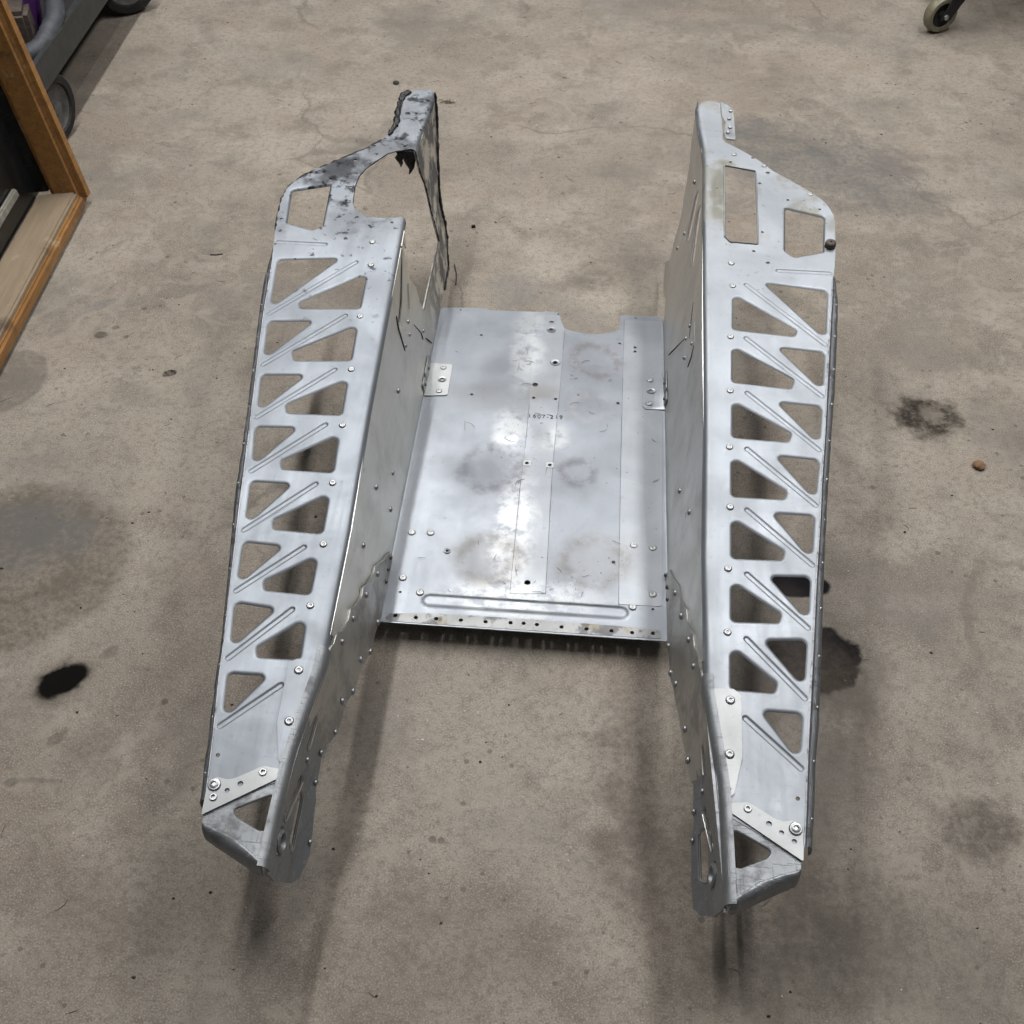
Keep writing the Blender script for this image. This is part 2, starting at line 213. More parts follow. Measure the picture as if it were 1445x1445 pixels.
def aluminium(name, col, rough, streak=(60, 3, 60), smudge=0.5, wav=0.0, scratch=0.20, dirt=None, glint_polish=None, metal=1.0, dull=(.30,.30,.31)):
    m, nt, b = new_mat(name); n = N(nt)
    st = n.noise(22, 5, .6, n.mapping(scale=(streak[0]/22, streak[1]/22, streak[2]/22)))
    cl = n.noise(9, 5, .6, dist=.6)
    fine = n.noise(260, 3, .6)
    c = n.mix(n.ramp(cl, .35, .75), rgb(*col), rgb(*[v*.88 for v in col]))
    c = n.mix(n.math('MULTIPLY', n.ramp(st, .38, .70), .38), c, rgb(*[min(1, v*1.1) for v in col]))
    # oxide / dirt specks and dull smears
    sp = n.ramp(n.noise(120, 2, .5), .66, .74)
    c = n.mix(n.math('MULTIPLY', sp, .18), c, rgb(*[v*.45 for v in col]))
    r = n.math('ADD', n.math('MULTIPLY', n.ramp(cl, .3, .7), .16*smudge), rough)
    r = n.math('ADD', r, n.math('MULTIPLY', n.ramp(st, .3, .8), .10))
    r = n.math('ADD', r, n.math('MULTIPLY', fine, .04))
    for (fac_fn, pc, amt) in glint_polish or ():          # smoother patches with the glints painted into their colour
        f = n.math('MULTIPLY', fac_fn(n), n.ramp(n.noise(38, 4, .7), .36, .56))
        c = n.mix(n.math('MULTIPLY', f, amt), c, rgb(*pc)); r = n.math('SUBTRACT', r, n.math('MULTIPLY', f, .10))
    if dirt:
        for (fac_fn, dc, amt) in dirt:
            f = n.math('MULTIPLY', fac_fn(n), amt)
            c = n.mix(f, c, rgb(*dc)); r = n.math('ADD', r, n.math('MULTIPLY', f, .3))
    n.link(c, b.inputs['Base Color']); n.link(r, b.inputs['Roughness'])
    b.inputs['Metallic'].default_value = metal
    # fine scratches in a few directions + slow waviness of thin sheet
    sc = n.noise(30, 2, .5, n.mapping(scale=(1, 30, 1), rot=(0, 0, .5)))
    sc2 = n.noise(30, 2, .5, n.mapping(scale=(24, 1, 1), rot=(0, 0, .2)))
    h = n.math('ADD', n.ramp(sc, .60, .72), n.ramp(sc2, .62, .74))
    nb = n.bump(n.math('ADD', n.math('MULTIPLY', h, .5), n.math('MULTIPLY', fine, .4)), scratch, .0006)
    if wav:
        nb = n.bump(n.noise(6.5, 2, .45), wav, .02, nb)
    n.link(nb, b.inputs['Normal'])
    return m

def blob(x, y, rx, ry, a=0.0, soft=.5, dscale=18, damp=.03, z=None):
    """mask of a patch: a noise-edged ellipse at a place on the surface"""
    def fn(n):
        w = n.vmath('MULTIPLY', n.warp(dscale), (damp*2, damp*2, 0))
        p = n.vmath('ADD', n.co, w)
        p = n.vmath('MULTIPLY', n.vmath('SUBTRACT', p, (x, y, 0)), (1, 1, 0))
        p = n.mapping(rot=(0, 0, -a), co=p)
        d = n.vmath('LENGTH', n.vmath('MULTIPLY', p, (1/rx, 1/ry, 0)), (0, 0, 0))
        return n.ramp(d, 1.0 + soft*.5, 1.0 - soft*.5)
    return fn
def ring(x, y, r, w, soft=1.0):
    o, i = blob(x, y, r+w, r+w, 0, .5, 36, .012), blob(x, y, r-w, r-w, 0, .7, 36, .012)
    return lambda n: n.math('MULTIPLY', n.math('MULTIPLY', o(n), n.math('SUBTRACT', 1.0, i(n))), n.ramp(n.noise(30, 4, .7), .38, .58))
def region_noise(axis_test, scale, lo, hi):
    def fn(n):
        k = n.ramp(n.noise(scale, 5, .65), lo, hi)
        sep = n.node('ShaderNodeSeparateXYZ'); n.link(n.co, sep.inputs[0])
        for (ax, a, b) in axis_test:
            k = n.math('MULTIPLY', k, n.ramp(sep.outputs[ax], a, b))
        return k
    return fn

GR = (.035, .035, .04)
M = {}
M['board'] = aluminium('board_aluminium', (.305, .328, .362), .48, streak=(70, 4, 10), wav=.25)
M['board_left'] = aluminium('board_aluminium_sooty', (.30, .323, .357), .50, streak=(70, 4, 10), wav=.25, dirt=[
    (region_noise([(1, .52, .68)], 7, .35, .60), (.24, .245, .26), .6),
    (region_noise([(1, .56, .70)], 30, .53, .62), GR, .7),
    (region_noise([(1, .52, .66)], 12, .47, .60), (.11, .113, .125), .65),
    (region_noise([(1, .30, .55)], 60, .60, .66), GR, .6)])
M['board_right'] = aluminium('board_aluminium_clean', (.335, .358, .392), .47, streak=(70, 4, 10), wav=.25, dirt=[
    (region_noise([(1, .55, .70)], 14, .48, .60), (.36, .35, .31), .6),
    (blob(.285, .72, .03, .09, 0, .4, 22, .012), (.36, .345, .28), .45),
    (region_noise([(1, .30, .55)], 90, .64, .70), GR, .45)])
PB = [(blob(-.073, .59, .035, .085, -.25, 1.2, 16, .03), (0.144, 0.144, 0.155), .26),
      (blob(-.082, .49, .085, .032, .05, 1.0, 20, .03), (0.180, 0.162, 0.137), .22),
      (blob(-.078, .319, .075, .035, .15, 1.2, 14, .03), (0.144, 0.144, 0.162), .26),
      (blob(-.060, .127, .055, .045, 0, 1.2, 20, .03), (0.194, 0.173, 0.144), .22),
      (blob(.084, .598, .055, .060, .6, 1.2, 14, .03), (0.173, 0.162, 0.180), .21),
      (blob(.081, .480, .055, .040, 0, 1.0, 14, .03), (0.180, 0.169, 0.187), .22),
      (blob(.064, .324, .055, .042, 0, 1.2, 16, .03), (0.158, 0.151, 0.169), .22),
      (blob(.098, .141, .065, .045, .3, 1.1, 22, .03), (0.194, 0.176, 0.151), .21),
      (blob(-.005, .51, .03, .02, .3, 1.0, 22, .02), (0.187, 0.158, 0.115), .22)]
GLINTS = [(blob(-.035, .62, .030, .10, 0, 1.0, 18, .02), (.46, .475, .49), .75), (blob(-.050, .41, .026, .045, 0, 1.0, 18, .02), (.46, .475, .49), .75),  # glint patches: paler colour painted down the panel centre
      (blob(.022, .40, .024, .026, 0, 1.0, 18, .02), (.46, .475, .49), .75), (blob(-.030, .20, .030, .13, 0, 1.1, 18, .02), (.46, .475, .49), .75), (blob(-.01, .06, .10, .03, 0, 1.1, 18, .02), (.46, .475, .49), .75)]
PB += [(ring(.081, .478, .030, .006), (.42, .42, .44), .55), (ring(.064, .322, .026, .006), (.17, .165, .18), .45), (ring(.082, .60, .040, .010), (.20, .175, .17), .45),
       (ring(-.062, .13, .042, .010), (.21, .18, .14), .28), (ring(.095, .135, .045, .010), (.20, .175, .14), .28), (ring(-.075, .32, .045, .010), (.17, .17, .19), .4)]
M['panel'] = aluminium('panel_aluminium', (.285, .306, .340), .37, streak=(60, 3, 10), wav=.3, dirt=PB, smudge=.5, glint_polish=GLINTS)
M['strip'] = aluminium('panel_strip_aluminium', (.325, .345, .375), .34, streak=(60, 3, 10), wav=.3, dirt=PB, smudge=.5, glint_polish=GLINTS)
M['dullstrip'] = aluminium('oxidised_edge_aluminium', (.30, .305, .31), .45, streak=(8, 30, 10), dirt=[
    (region_noise([], 40, .50, .60), (.16, .16, .17), .55), (region_noise([], 23, .60, .66), (.40, .34, .22), .5)])
M['wall'] = aluminium('wall_aluminium', (.68, .68, .67), .36, streak=(4, 4, 50), wav=.3, smudge=.8, dirt=[
    (region_noise([], 16, .50, .75), (.36, .35, .33), .3), (region_noise([], 80, .68, .72), GR, .5)])
M['wall_left'] = aluminium('wall_aluminium_sooty_floorlit', (.78, .77, .73), .36, streak=(4, 4, 50), wav=.3, smudge=.8, dirt=[  # paler, yellower base: the lit floor's reflection is put into the colour
    (region_noise([], 16, .50, .75), (.46, .45, .41), .3), (region_noise([], 80, .68, .72), GR, .5),
    (region_noise([(1, .56, .78)], 18, .40, .56), (.09, .09, .10), .8)])
M['tail'] = aluminium('tail_wall_aluminium', (.52, .515, .50), .37, streak=(4, 6, 40), wav=.3, smudge=.9, dirt=[
    (region_noise([], 14, .45, .65), (.20, .19, .18), .55)])
M['cast'] = aluminium('cast_aluminium', (.33, .345, .365), .50, streak=(20, 20, 20), scratch=.6, dirt=[
    (region_noise([], 150, .60, .68), (.62, .64, .66), .5), (region_noise([], 30, .52, .66), (.24, .24, .25), .5)])
M['plate'] = aluminium('matte_plate_aluminium', (.46, .475, .485), .52, streak=(8, 8, 8), scratch=.15, smudge=.4, dirt=[
    (region_noise([], 110, .66, .72), (.30, .28, .24), .5)])
M['rail'] = aluminium('dark_edge_rail', (.30, .31, .33), .42, streak=(40, 4, 10), scratch=.6, dirt=[
    (region_noise([], 70, .52, .68), (.07, .07, .075), .6)])
M['rivet'] = aluminium('rivet_aluminium', (.42, .43, .44), .38, smudge=.3, scratch=.1)
M['rivet_dark'] = aluminium('rivet_steel', (.16, .16, .16), .35, smudge=.3, scratch=.1)

def plain(name, col, rough=.6, metal=0.0, nscale=40, var=.3, bump=.3, bdist=.001):
    m, nt, b = new_mat(name); n = N(nt)
    k = n.noise(nscale, 5, .6)
    n.link(n.mix(n.ramp(k, .3, .7), rgb(*[v*(1-var) for v in col]), rgb(*[min(1, v*(1+var)) for v in col])), b.inputs['Base Color'])
    b.inputs['Roughness'].default_value = rough; b.inputs['Metallic'].default_value = metal
    n.link(n.bump(n.noise(nscale*3, 3), bump, bdist), b.inputs['Normal'])
    return m
M['soot'] = plain('black_sealant', (.012, .012, .013), .45, nscale=60, bump=.8, bdist=.003)
M['line'] = plain('black_slit', (.01, .01, .01), .7)
M['edge'] = plain('bare_cut_edge', (.52, .52, .50), .42, metal=1.0, var=.1)
M['ink'] = plain('grey_marking_ink', (.05, .055, .065), .6, nscale=500, var=.5)
M['rubber'] = plain('worn_rubber', (.011, .011, .0115), .8, nscale=80, bump=.5)
M['bumper'] = plain('brown_rubber', (.085, .065, .055), .7, nscale=80)
M['rim'] = plain('grey_wheel_rim', (.09, .09, .086), .75, nscale=50)
M['darksteel'] = plain('dark_painted_steel', (.030, .033, .034), .5, nscale=40, bump=.2)
M['tread'] = plain('olive_caster_tread', (.17, .155, .105), .45, nscale=40, var=.15)
M['purple'] = plain('purple_plastic', (.10, .03, .17), .4, var=.15)
M['hose'] = plain('grey_ribbed_hose', (.05, .055, .065), .6)
M['needle'] = plain('dry_needle', (.10, .06, .03), .8, var=.5)
M['grit'] = plain('dark_grit', (.035, .03, .027), .8, var=.6)
M['chip'] = plain('pale_chip', (.55, .50, .42), .8, var=.3)
M['lump'] = plain('brown_clay_lump', (.22, .13, .07), .9, var=.3)
M['blackglass'] = plain('black_panel', (.012, .014, .015), .22, var=.3, bump=.05)
M['greytrim'] = plain('grey_trim', (.24, .23, .20), .6)
M['red'] = plain('dark_red_paint', (.10, .015, .012), .4)

def wood_mat(name, c1, c2, c3):
    m, nt, b = new_mat(name); n = N(nt)
    g = n.noise(9, 6, .6, n.mapping(scale=(6, .55, 6)), dist=.8)
    k = n.noise(40, 4, .6, n.mapping(scale=(5, .4, 5)))
    c = n.mix(n.ramp(g, .3, .7), rgb(*c1), rgb(*c2))
    c = n.mix(n.math('MULTIPLY', n.ramp(k, .5, .7), .55), c, rgb(*c3))
    wear = n.ramp(n.noise(16, 6, .7), .60, .68)
    c = n.mix(n.math('MULTIPLY', wear, .6), c, rgb(.42, .33, .22))
    dk = n.ramp(n.noise(7, 4, .6), .56, .70)
    c = n.mix(n.math('MULTIPLY', dk, .7), c, rgb(.05, .032, .02))
    n.link(c, b.inputs['Base Color']); b.inputs['Roughness'].default_value = .5
    n.link(n.bump(k, .3, .001), b.inputs['Normal'])
    return m
M['wood'] = wood_mat('varnished_wood', (.34, .17, .05), (.24, .115, .035), (.12, .055, .02))
M['woodtop'] = wood_mat('worn_pale_wood', (.30, .235, .165), (.25, .195, .135), (.19, .14, .095))

def concrete():
    m, nt, b = new_mat('shop_floor_concrete'); n = N(nt)
    big = n.noise(1.7, 3, .55); mid = n.noise(9, 5, .66); fine = n.noise(90, 3, .75); gr = n.noise(420, 2, .6)
    c = n.mix(n.ramp(big, .35, .65), rgb(.222, .188, .152), rgb(.305, .268, .224))
    c = n.mix(n.math('MULTIPLY', n.ramp(mid, .46, .66), .62), c, rgb(.148, .125, .103))
    c = n.mix(n.math('MULTIPLY', n.ramp(n.noise(5, 4, .68, n.mapping(loc=(5, 2, 0))), .50, .64), .55), c, rgb(.372, .332, .280))
    c = n.mix(n.math('MULTIPLY', n.ramp(n.noise(4, 4, .68, n.mapping(loc=(9, 7, 0))), .52, .66), .45), c, rgb(.26, .205, .165))
    c = n.mix(n.math('MULTIPLY', n.ramp(fine, .45, .66), .50), c, rgb(.135, .115, .095))
    c = n.mix(n.math('MULTIPLY', n.ramp(gr, .52, .66), .42), c, rgb(.48, .44, .385))
    c = n.mix(n.math('MULTIPLY', n.ramp(gr, .46, .34), .42), c, rgb(.105, .092, .080))
    sw = n.noise(13, 3, .6, n.mapping(loc=(3, 3, 0)), dist=2.2); low = n.ramp(n.noise(2.3, 2, .5, n.mapping(loc=(1, 6, 0))), .40, .60)
    c = n.mix(n.math('MULTIPLY', n.math('MULTIPLY', n.ramp(sw, .50, .62), low), .42), c, rgb(.335, .300, .248))
    c = n.mix(n.math('MULTIPLY', n.ramp(n.noise(3.1, 4, .7, n.mapping(loc=(11, 2, 0))), .50, .66), .42), c, rgb(.165, .150, .138))
    # sandy pits, flecks and small spatter drops
    v1 = n.vor(34); k1 = n.ramp(n.math('ADD', v1.outputs['Distance'], n.math('MULTIPLY', n.noise(7, 2), .5)), .34, .27)
    c = n.mix(n.math('MULTIPLY', k1, .6), c, rgb(.085, .07, .06))
    v2 = n.vor(75, co=n.mapping(loc=(3, 1, 0))); k2 = n.ramp(n.math('ADD', v2.outputs['Distance'], n.math('MULTIPLY', n.noise(11, 2, co=n.mapping(loc=(1, 8, 0))), .4)), .27, .21)
    c = n.mix(n.math('MULTIPLY', k2, .55), c, rgb(.50, .47, .42))
    v3 = n.vor(12, co=n.mapping(loc=(7, 3, 0))); k3 = n.ramp(n.math('ADD', v3.outputs['Distance'], n.math('MULTIPLY', n.noise(60, 3), .12)), .13, .105)
    k3 = n.math('MULTIPLY', k3, n.ramp(n.noise(3, 2, co=n.mapping(loc=(4, 4, 0))), .42, .5))
    c = n.mix(n.math('MULTIPLY', k3, .65), c, rgb(.075, .06, .05))
    # thin cracks
    cr = n.vor(1.1, co=n.vmath('ADD', n.co, n.vmath('MULTIPLY', n.noisec(5, 6), (.22, .22, 0))), feature='DISTANCE_TO_EDGE')
    ck = n.math('MULTIPLY', n.ramp(cr.outputs['Distance'], .006, .0015), n.ramp(n.noise(1.9, 2, co=n.mapping(loc=(8, 1, 0))), .50, .58))
    c = n.mix(n.math('MULTIPLY', ck, .38), c, rgb(.10, .085, .07))
    rough = n.math('ADD', n.math('MULTIPLY', mid, .25), .52)
    dark = n.math('MULTIPLY', big, 0.0); wearm = n.ramp(n.math('ADD', n.math('MULTIPLY', fine, .5), n.math('MULTIPLY', mid, .5)), .38, .60, .55, 1.05)
    STAINS_AND_PATCHES = [  # x, y, rx, ry, angle, soft, noise scale, noise amp, colour, amount, gloss
        (-.795, .085, .185, .165, .2, .20, 20, .030, (.100, .080, .058), .74, .08),
        (-.80, .145, .135, .070, .1, .6, 30, .05, (.115, .112, .108), .66, 0),
        (-.634, -.112, .047, .033, .75, .7, 45, .016, (.085, .070, .055), .70, 0), (-.634, -.112, .037, .025, .75, .35, 45, .011, (.006, .006, .006), .985, 0),
        (-.827, .635, .012, .010, .3, .5, 45, .005, (.07, .055, .045), .85, 0), (-.807, .659, .007, .006, .3, .6, 45, .004, (.09, .075, .06), .8, 0),
        (-.61, -.201, .017, .007, .9, .6, 45, .008, (.10, .085, .07), .7, 0), (-.647, -.272, .008, .007, 0, .6, 45, .004, (.09, .08, .065), .7, 0), (-.615, -.268, .03, .004, .1, .9, 45, .006, (.12, .10, .085), .55, 0),
        (-.585, -.06, .016, .009, .8, .4, 40, .006, (.12, .10, .08), .7, 0),
        (.425, .005, .090, .080, .3, .6, 36, .03, (.10, .085, .07), .5, 0), (.413, .012, .070, .060, .3, .16, 30, .018, (.008, .0075, .011), .985, 0),
        (.405, .150, .045, .028, .0, .2, 20, .012, (.008, .0075, .011), .97, 0),
        (.664, .54, .058, .050, .2, .7, 36, .034, (.040, .034, .028), .95, 0),
        (.668, .545, .022, .018, .2, .9, 36, .02, (.22, .195, .165), .6, 0),
        (.56, 1.36, .20, .15, -.3, .9, 36, .10, (.115, .112, .108), .72, 0),
        (.42, 1.50, .07, .05, .2, .9, 36, .05, (.12, .117, .112), .65, 0),
        (.72, 1.22, .09, .06, .0, .9, 36, .05, (.12, .115, .11), .6, 0),
        (-.945, .50, .062, .085, .0, .12, 10, .014, (.135, .12, .10), .65, .1),
        (-.671, .541, .013, .009, .5, .3, 60, .004, (.03, .026, .022), .95, 0),
        (.597, -.235, .045, .040, .3, .8, 30, .03, (.075, .060, .048), .75, 0),
        (.075, .885, .05, .035, .1, .9, 25, .03, (.13, .11, .09), .6, 0),
        (-.17, .73, .04, .05, .1, .8, 25, .03, (.12, .09, .07), .7, 0),
        (-.08, .84, .05, .06, .1, .7, 40, .03, (.17, .165, .16), .5, 0),
        (-.56, -.22, .03, .04, .4, 1.0, 14, .03, (.13, .11, .10), .45, 0),
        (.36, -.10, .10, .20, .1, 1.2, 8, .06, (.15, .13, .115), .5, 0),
        (.305, -.32, .13, .16, .1, 1.3, 18, .08, (.11, .088, .068), .62, 0), (.46, -.40, .12, .10, .3, 1.3, 18, .08, (.10, .085, .07), .60, 0),  # broad soft brown patches along the rails and near floor
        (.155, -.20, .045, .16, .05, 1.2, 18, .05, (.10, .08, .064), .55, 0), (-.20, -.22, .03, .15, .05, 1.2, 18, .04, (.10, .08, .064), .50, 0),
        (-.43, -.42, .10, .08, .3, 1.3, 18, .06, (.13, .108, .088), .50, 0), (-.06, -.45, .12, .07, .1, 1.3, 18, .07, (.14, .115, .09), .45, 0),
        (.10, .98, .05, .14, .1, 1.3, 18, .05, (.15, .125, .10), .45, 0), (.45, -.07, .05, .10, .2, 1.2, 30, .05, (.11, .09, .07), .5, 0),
        (-.86, .72, .035, .012, .7, .9, 30, .015, (.16, .155, .155), .6, 0)]
    for (x, y, rx, ry, a, so, ds, da, col, amt, gl) in STAINS_AND_PATCHES:
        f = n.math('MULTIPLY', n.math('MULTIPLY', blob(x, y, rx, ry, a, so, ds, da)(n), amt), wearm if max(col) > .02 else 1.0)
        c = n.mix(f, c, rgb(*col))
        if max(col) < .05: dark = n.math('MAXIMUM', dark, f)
        if gl: rough = n.math('SUBTRACT', rough, n.math('MULTIPLY', f, gl))
    n.link(c, b.inputs['Base Color']); n.link(rough, b.inputs['Roughness'])
    n.link(n.math('MULTIPLY', n.math('SUBTRACT', 1.0, dark), .35), b.inputs['Specular IOR Level'])
    hh = n.math('ADD', n.math('MULTIPLY', fine, .6), n.math('MULTIPLY', gr, .3))
    hh = n.math('SUBTRACT', hh, n.math('MULTIPLY', k1, .5))
    n.link(n.bump(hh, .35, .0018), b.inputs['Normal'])
    return m
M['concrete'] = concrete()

# ================================================================== geometry helpers
def link_mesh(name, me, mat, parent=None):
    o = bpy.data.objects.new(name, me); C.objects.link(o)
    if mat is not None and not me.materials: me.materials.append(mat)
    if parent: o.parent = parent
    return o
def tag(o, label=None, cat=None, group=None, kind=None):
    if label: o['label'] = label
    if cat: o['category'] = cat
    if group: o['group'] = group
    if kind: o['kind'] = kind
    return o
def from_bm(name, bm, mat, parent=None, smooth=40):
    me = bpy.data.meshes.new(name); bm.normal_update(); bm.to_mesh(me); bm.free()
    if smooth:
        for p in me.polygons: p.use_smooth = True
        me.set_sharp_from_angle(angle=math.radians(smooth))
    return link_mesh(name, me, mat, parent)
def area2(p): return sum(p[i-1][0]*p[i][1]-p[i][0]*p[i-1][1] for i in range(len(p)))
def ccw(p):
    p = [tuple(q) for q in p]
    return p if area2(p) > 0 else p[::-1]
def rounded(poly, r, n=5):
    """polygon with rounded corners; r is a number or one per corner"""
    P = [tuple(q[:2]) for q in poly]; m = len(P)
    rs = list(r) if isinstance(r, (list, tuple)) else [r]*m
    if area2(P) < 0: P = P[::-1]; rs = rs[::-1]
    out = []
    for i in range(m):
        a, b, c = Vector(P[i-1]), Vector(P[i]), Vector(P[(i+1) % m])
        u, v = (a-b), (c-b); lu, lv = u.length, v.length; u /= lu; v /= lv
        ang = max(.05, math.acos(max(-1, min(1, u.dot(v)))))
        t = min(rs[i]/math.tan(ang/2), lu*.47, lv*.47); rr = t*math.tan(ang/2)
        if rr < 2e-4 or ang > 3.05: out.append((b.x, b.y)); continue
        bis = (u+v).normalized(); cen = b + bis*(rr/math.sin(ang/2))
        p0 = b+u*t-cen; a0 = math.atan2(p0.y, p0.x); p1 = b+v*t-cen; a1 = math.atan2(p1.y, p1.x)
        d = (a1-a0+math.pi) % (2*math.pi)-math.pi
        for k in range(n+1):
            th = a0+d*k/n; out.append((cen.x+rr*math.cos(th), cen.y+rr*math.sin(th)))
    return out
def circle(x, y, r, n=12): return [(x+r*math.cos(2*math.pi*k/n), y+r*math.sin(2*math.pi*k/n)) for k in range(n)]
def stadium(a, b, hw, n=7):
    a, b = Vector(a[:2]), Vector(b[:2]); d = (b-a).normalized(); th = math.atan2(d.y, d.x); out = []
    for k in range(n+1): out.append((b.x+hw*math.cos(th-math.pi/2+math.pi*k/n), b.y+hw*math.sin(th-math.pi/2+math.pi*k/n)))
    for k in range(n+1): out.append((a.x+hw*math.cos(th+math.pi/2+math.pi*k/n), a.y+hw*math.sin(th+math.pi/2+math.pi*k/n)))
    return out
def grow(loop, d):
    """offset a CCW loop outwards along vertex normals"""
    m = len(loop); out = []
    for i in range(m):
        a, b, c = Vector(loop[i-1]), Vector(loop[i]), Vector(loop[(i+1) % m])
        e1, e2 = (b-a), (c-b)
        n = Vector((0, 0))
        for e in (e1, e2):
            if e.length > 1e-9: n += Vector((e.y, -e.x)).normalized()
        if n.length < 1e-6: out.append((b.x, b.y)); continue
        n.normalize(); out.append((b.x+n.x*d, b.y+n.y*d))
    return out
def inside(P, loop):
    x, y = P[:, 0], P[:, 1]; r = np.zeros(len(P), bool); L = np.array(loop); j = len(L)-1
    for i in range(len(L)):
        xi, yi = L[i]; xj, yj = L[j]
        if yi != yj:
            r ^= ((yi > y) != (yj > y)) & (x < (xj-xi)*(y-yi)/(yj-yi)+xi)
        j = i
    return r
def dist_loop(P, loop, closed=True):
    L = np.array(loop); d = np.full(len(P), 1e9); m = len(L)
    for i in range(m if closed else m-1):
        a, b = L[i], L[(i+1) % m]; e = b-a; l2 = (e*e).sum()+1e-18
        t = np.clip(((P-a)@e)/l2, 0, 1); q = P-a-t[:, None]*e
        d = np.minimum(d, np.sqrt((q*q).sum(1)))
    return d
def smooth01(t): t = np.clip(t, 0, 1); return t*t*(3-2*t)

def sheet(name, outer, holes, beads, mapf, mat, parent, thick=.002, grid=.012, lines=(), flip=False, holes_plain=(), extra=None, smooth=42):
    """A stamped metal sheet.  outer: outline; holes: flanged openings (loops); holes_plain: drilled holes;
    beads: (loop list, profile) pressed ribs; mapf(u, v, w) bends the flat sheet into place."""
    outer = ccw(outer); loops = []; cuts = []; feats = []
    def add(loop): loops.append((loop, True))
    add(outer)
    for h, depth, lip in holes:
        h = ccw(h); cuts.append(h); feats.append(('hole', h, depth, lip))
        for d in (0, lip*.28, lip*.6, lip, lip*1.35): add(grow(h, d) if d else h)
    for h in holes_plain:
        h = ccw(h); cuts.append(h); add(h); add(grow(h, .0012))
    for a, b, hw, hgt in beads:
        feats.append(('bead', a, b, hw, hgt))
        for k in (.22, .40, .55, .70, .85, 1.0, 1.25): add(ccw(stadium(a, b, hw*k, 5)))
    P = np.array(outer); lo, hi = P.min(0), P.max(0)
    gx, gy = np.meshgrid(np.arange(lo[0], hi[0], grid), np.arange(lo[1], hi[1], grid))
    G = np.c_[gx.ravel(), gy.ravel()]; ok = inside(G, outer)
    G = G[ok]; dmin = np.full(len(G), 1e9)
    for l, cl in loops: dmin = np.minimum(dmin, dist_loop(G, l, cl))
    for l in lines: dmin = np.minimum(dmin, dist_loop(G, l, False))
    G = G[dmin > .0035]
    V = []; E = []
    for l, cl in loops:
        s = len(V); V += [tuple(p) for p in l]; E += [(s+i, s+(i+1) % len(l)) for i in range(len(l))]
    for l in lines:
        s = len(V); V += [tuple(p) for p in l]; E += [(s+i, s+i+1) for i in range(len(l)-1)]
    V += [tuple(p) for p in G]
    v2, e2, f2, _, _, _ = delaunay_2d_cdt([Vector(p) for p in V], E, [], 0, 1e-6)
    P = np.array([(v.x, v.y) for v in v2]); F = np.array([tuple(f) for f in f2 if len(f) == 3])
    c = P[F].mean(1); keep = inside(c, outer)
    for h in cuts: keep &= ~inside(c, h)
    F = F[keep]
    w = np.zeros(len(P))
    for ft in feats:
        if ft[0] == 'hole':
            _, h, depth, lip = ft
            d = dist_loop(P, h); ins = inside(P, h); d[ins] = 0
            t = np.clip(1-d/lip, 0, 1); w -= depth*t*t
        else:
            _, a, b, hw, hgt = ft
            d = dist_loop(P, [a, b], False); t = np.clip(d/hw, 0, 1); w += hgt*smooth01((1-t)/.62)
    if extra is not None: w += extra(P)
    used = np.unique(F); remap = -np.ones(len(P), int); remap[used] = np.arange(len(used))
    co = mapf(P[used, 0], P[used, 1], w[used])
    F = remap[F]
    if flip: F = F[:, ::-1]
    me = bpy.data.meshes.new(name)
    me.from_pydata([tuple(p) for p in co], [], [tuple(int(i) for i in f) for f in F]); me.update()
    for p in me.polygons: p.use_smooth = True
    me.set_sharp_from_angle(angle=math.radians(smooth))
    o = link_mesh(name, me, mat, parent)
    if thick:
        md = o.modifiers.new('thickness', 'SOLIDIFY'); md.thickness = thick; md.offset = -1
        es = o.modifiers.new('crisp_edges', 'EDGE_SPLIT'); es.split_angle = math.radians(50)
    return o

def lathe(prof, n=14):
    bm = bmesh.new(); rings = []
    for r, z in prof:
        rings.append([bm.verts.new((r*math.cos(2*math.pi*k/n), r*math.sin(2*math.pi*k/n), z)) for k in range(n)] if r > 1e-6 else [bm.verts.new((0, 0, z))])
    for a, b in zip(rings, rings[1:]):
        for k in range(n):
            k2 = (k+1) % n
            if len(b) == 1: bm.faces.new((a[k], a[k2], b[0]))
            elif len(a) == 1: bm.faces.new((a[0], b[k2], b[k]))
            else: bm.faces.new((a[k], a[k2], b[k2], b[k]))
    return bm
def mesh_of(bm, name, mat, smooth=40):
    me = bpy.data.meshes.new(name); bm.normal_update(); bm.to_mesh(me); bm.free(); me.materials.append(mat)
    for p in me.polygons: p.use_smooth = True
    me.set_sharp_from_angle(angle=math.radians(smooth)); return me
ME_POP = mesh_of(lathe([(.0062, -.0006), (.0062, .0006), (.0056, .0013), (.0046, .0020), (.0034, .0022), (.0025, .0019), (.0021, .0008), (.0010, .0006), (0, .0012)]), 'pop_rivet', M['rivet'])
ME_DOME = mesh_of(lathe([(.0046, -.0006), (.0046, .0006), (.0041, .0020), (.0028, .0031), (.0012, .0035), (0, .0036)], 12), 'dome_rivet', M['rivet'])
ME_DOMED = mesh_of(lathe([(.0036, -.0006), (.0036, .0006), (.0032, .0018), (.0020, .0027), (0, .0031)], 10), 'dark_rivet', M['rivet_dark'])
ME_BIG = mesh_of(lathe([(.0075, -.0006), (.0075, .0008), (.0066, .0018), (.0050, .0020), (.0045, .0032), (.0030, .0036), (.0022, .0018), (0, .0018)], 16), 'large_rivet', M['rivet'])
ME_NUT = mesh_of(lathe([(.0046, -.0006), (.0046, .0010), (.0040, .0015), (.0026, .0015), (.0022, -.0010), (0, -.0010)], 12), 'rivet_nut', M['rivet'])
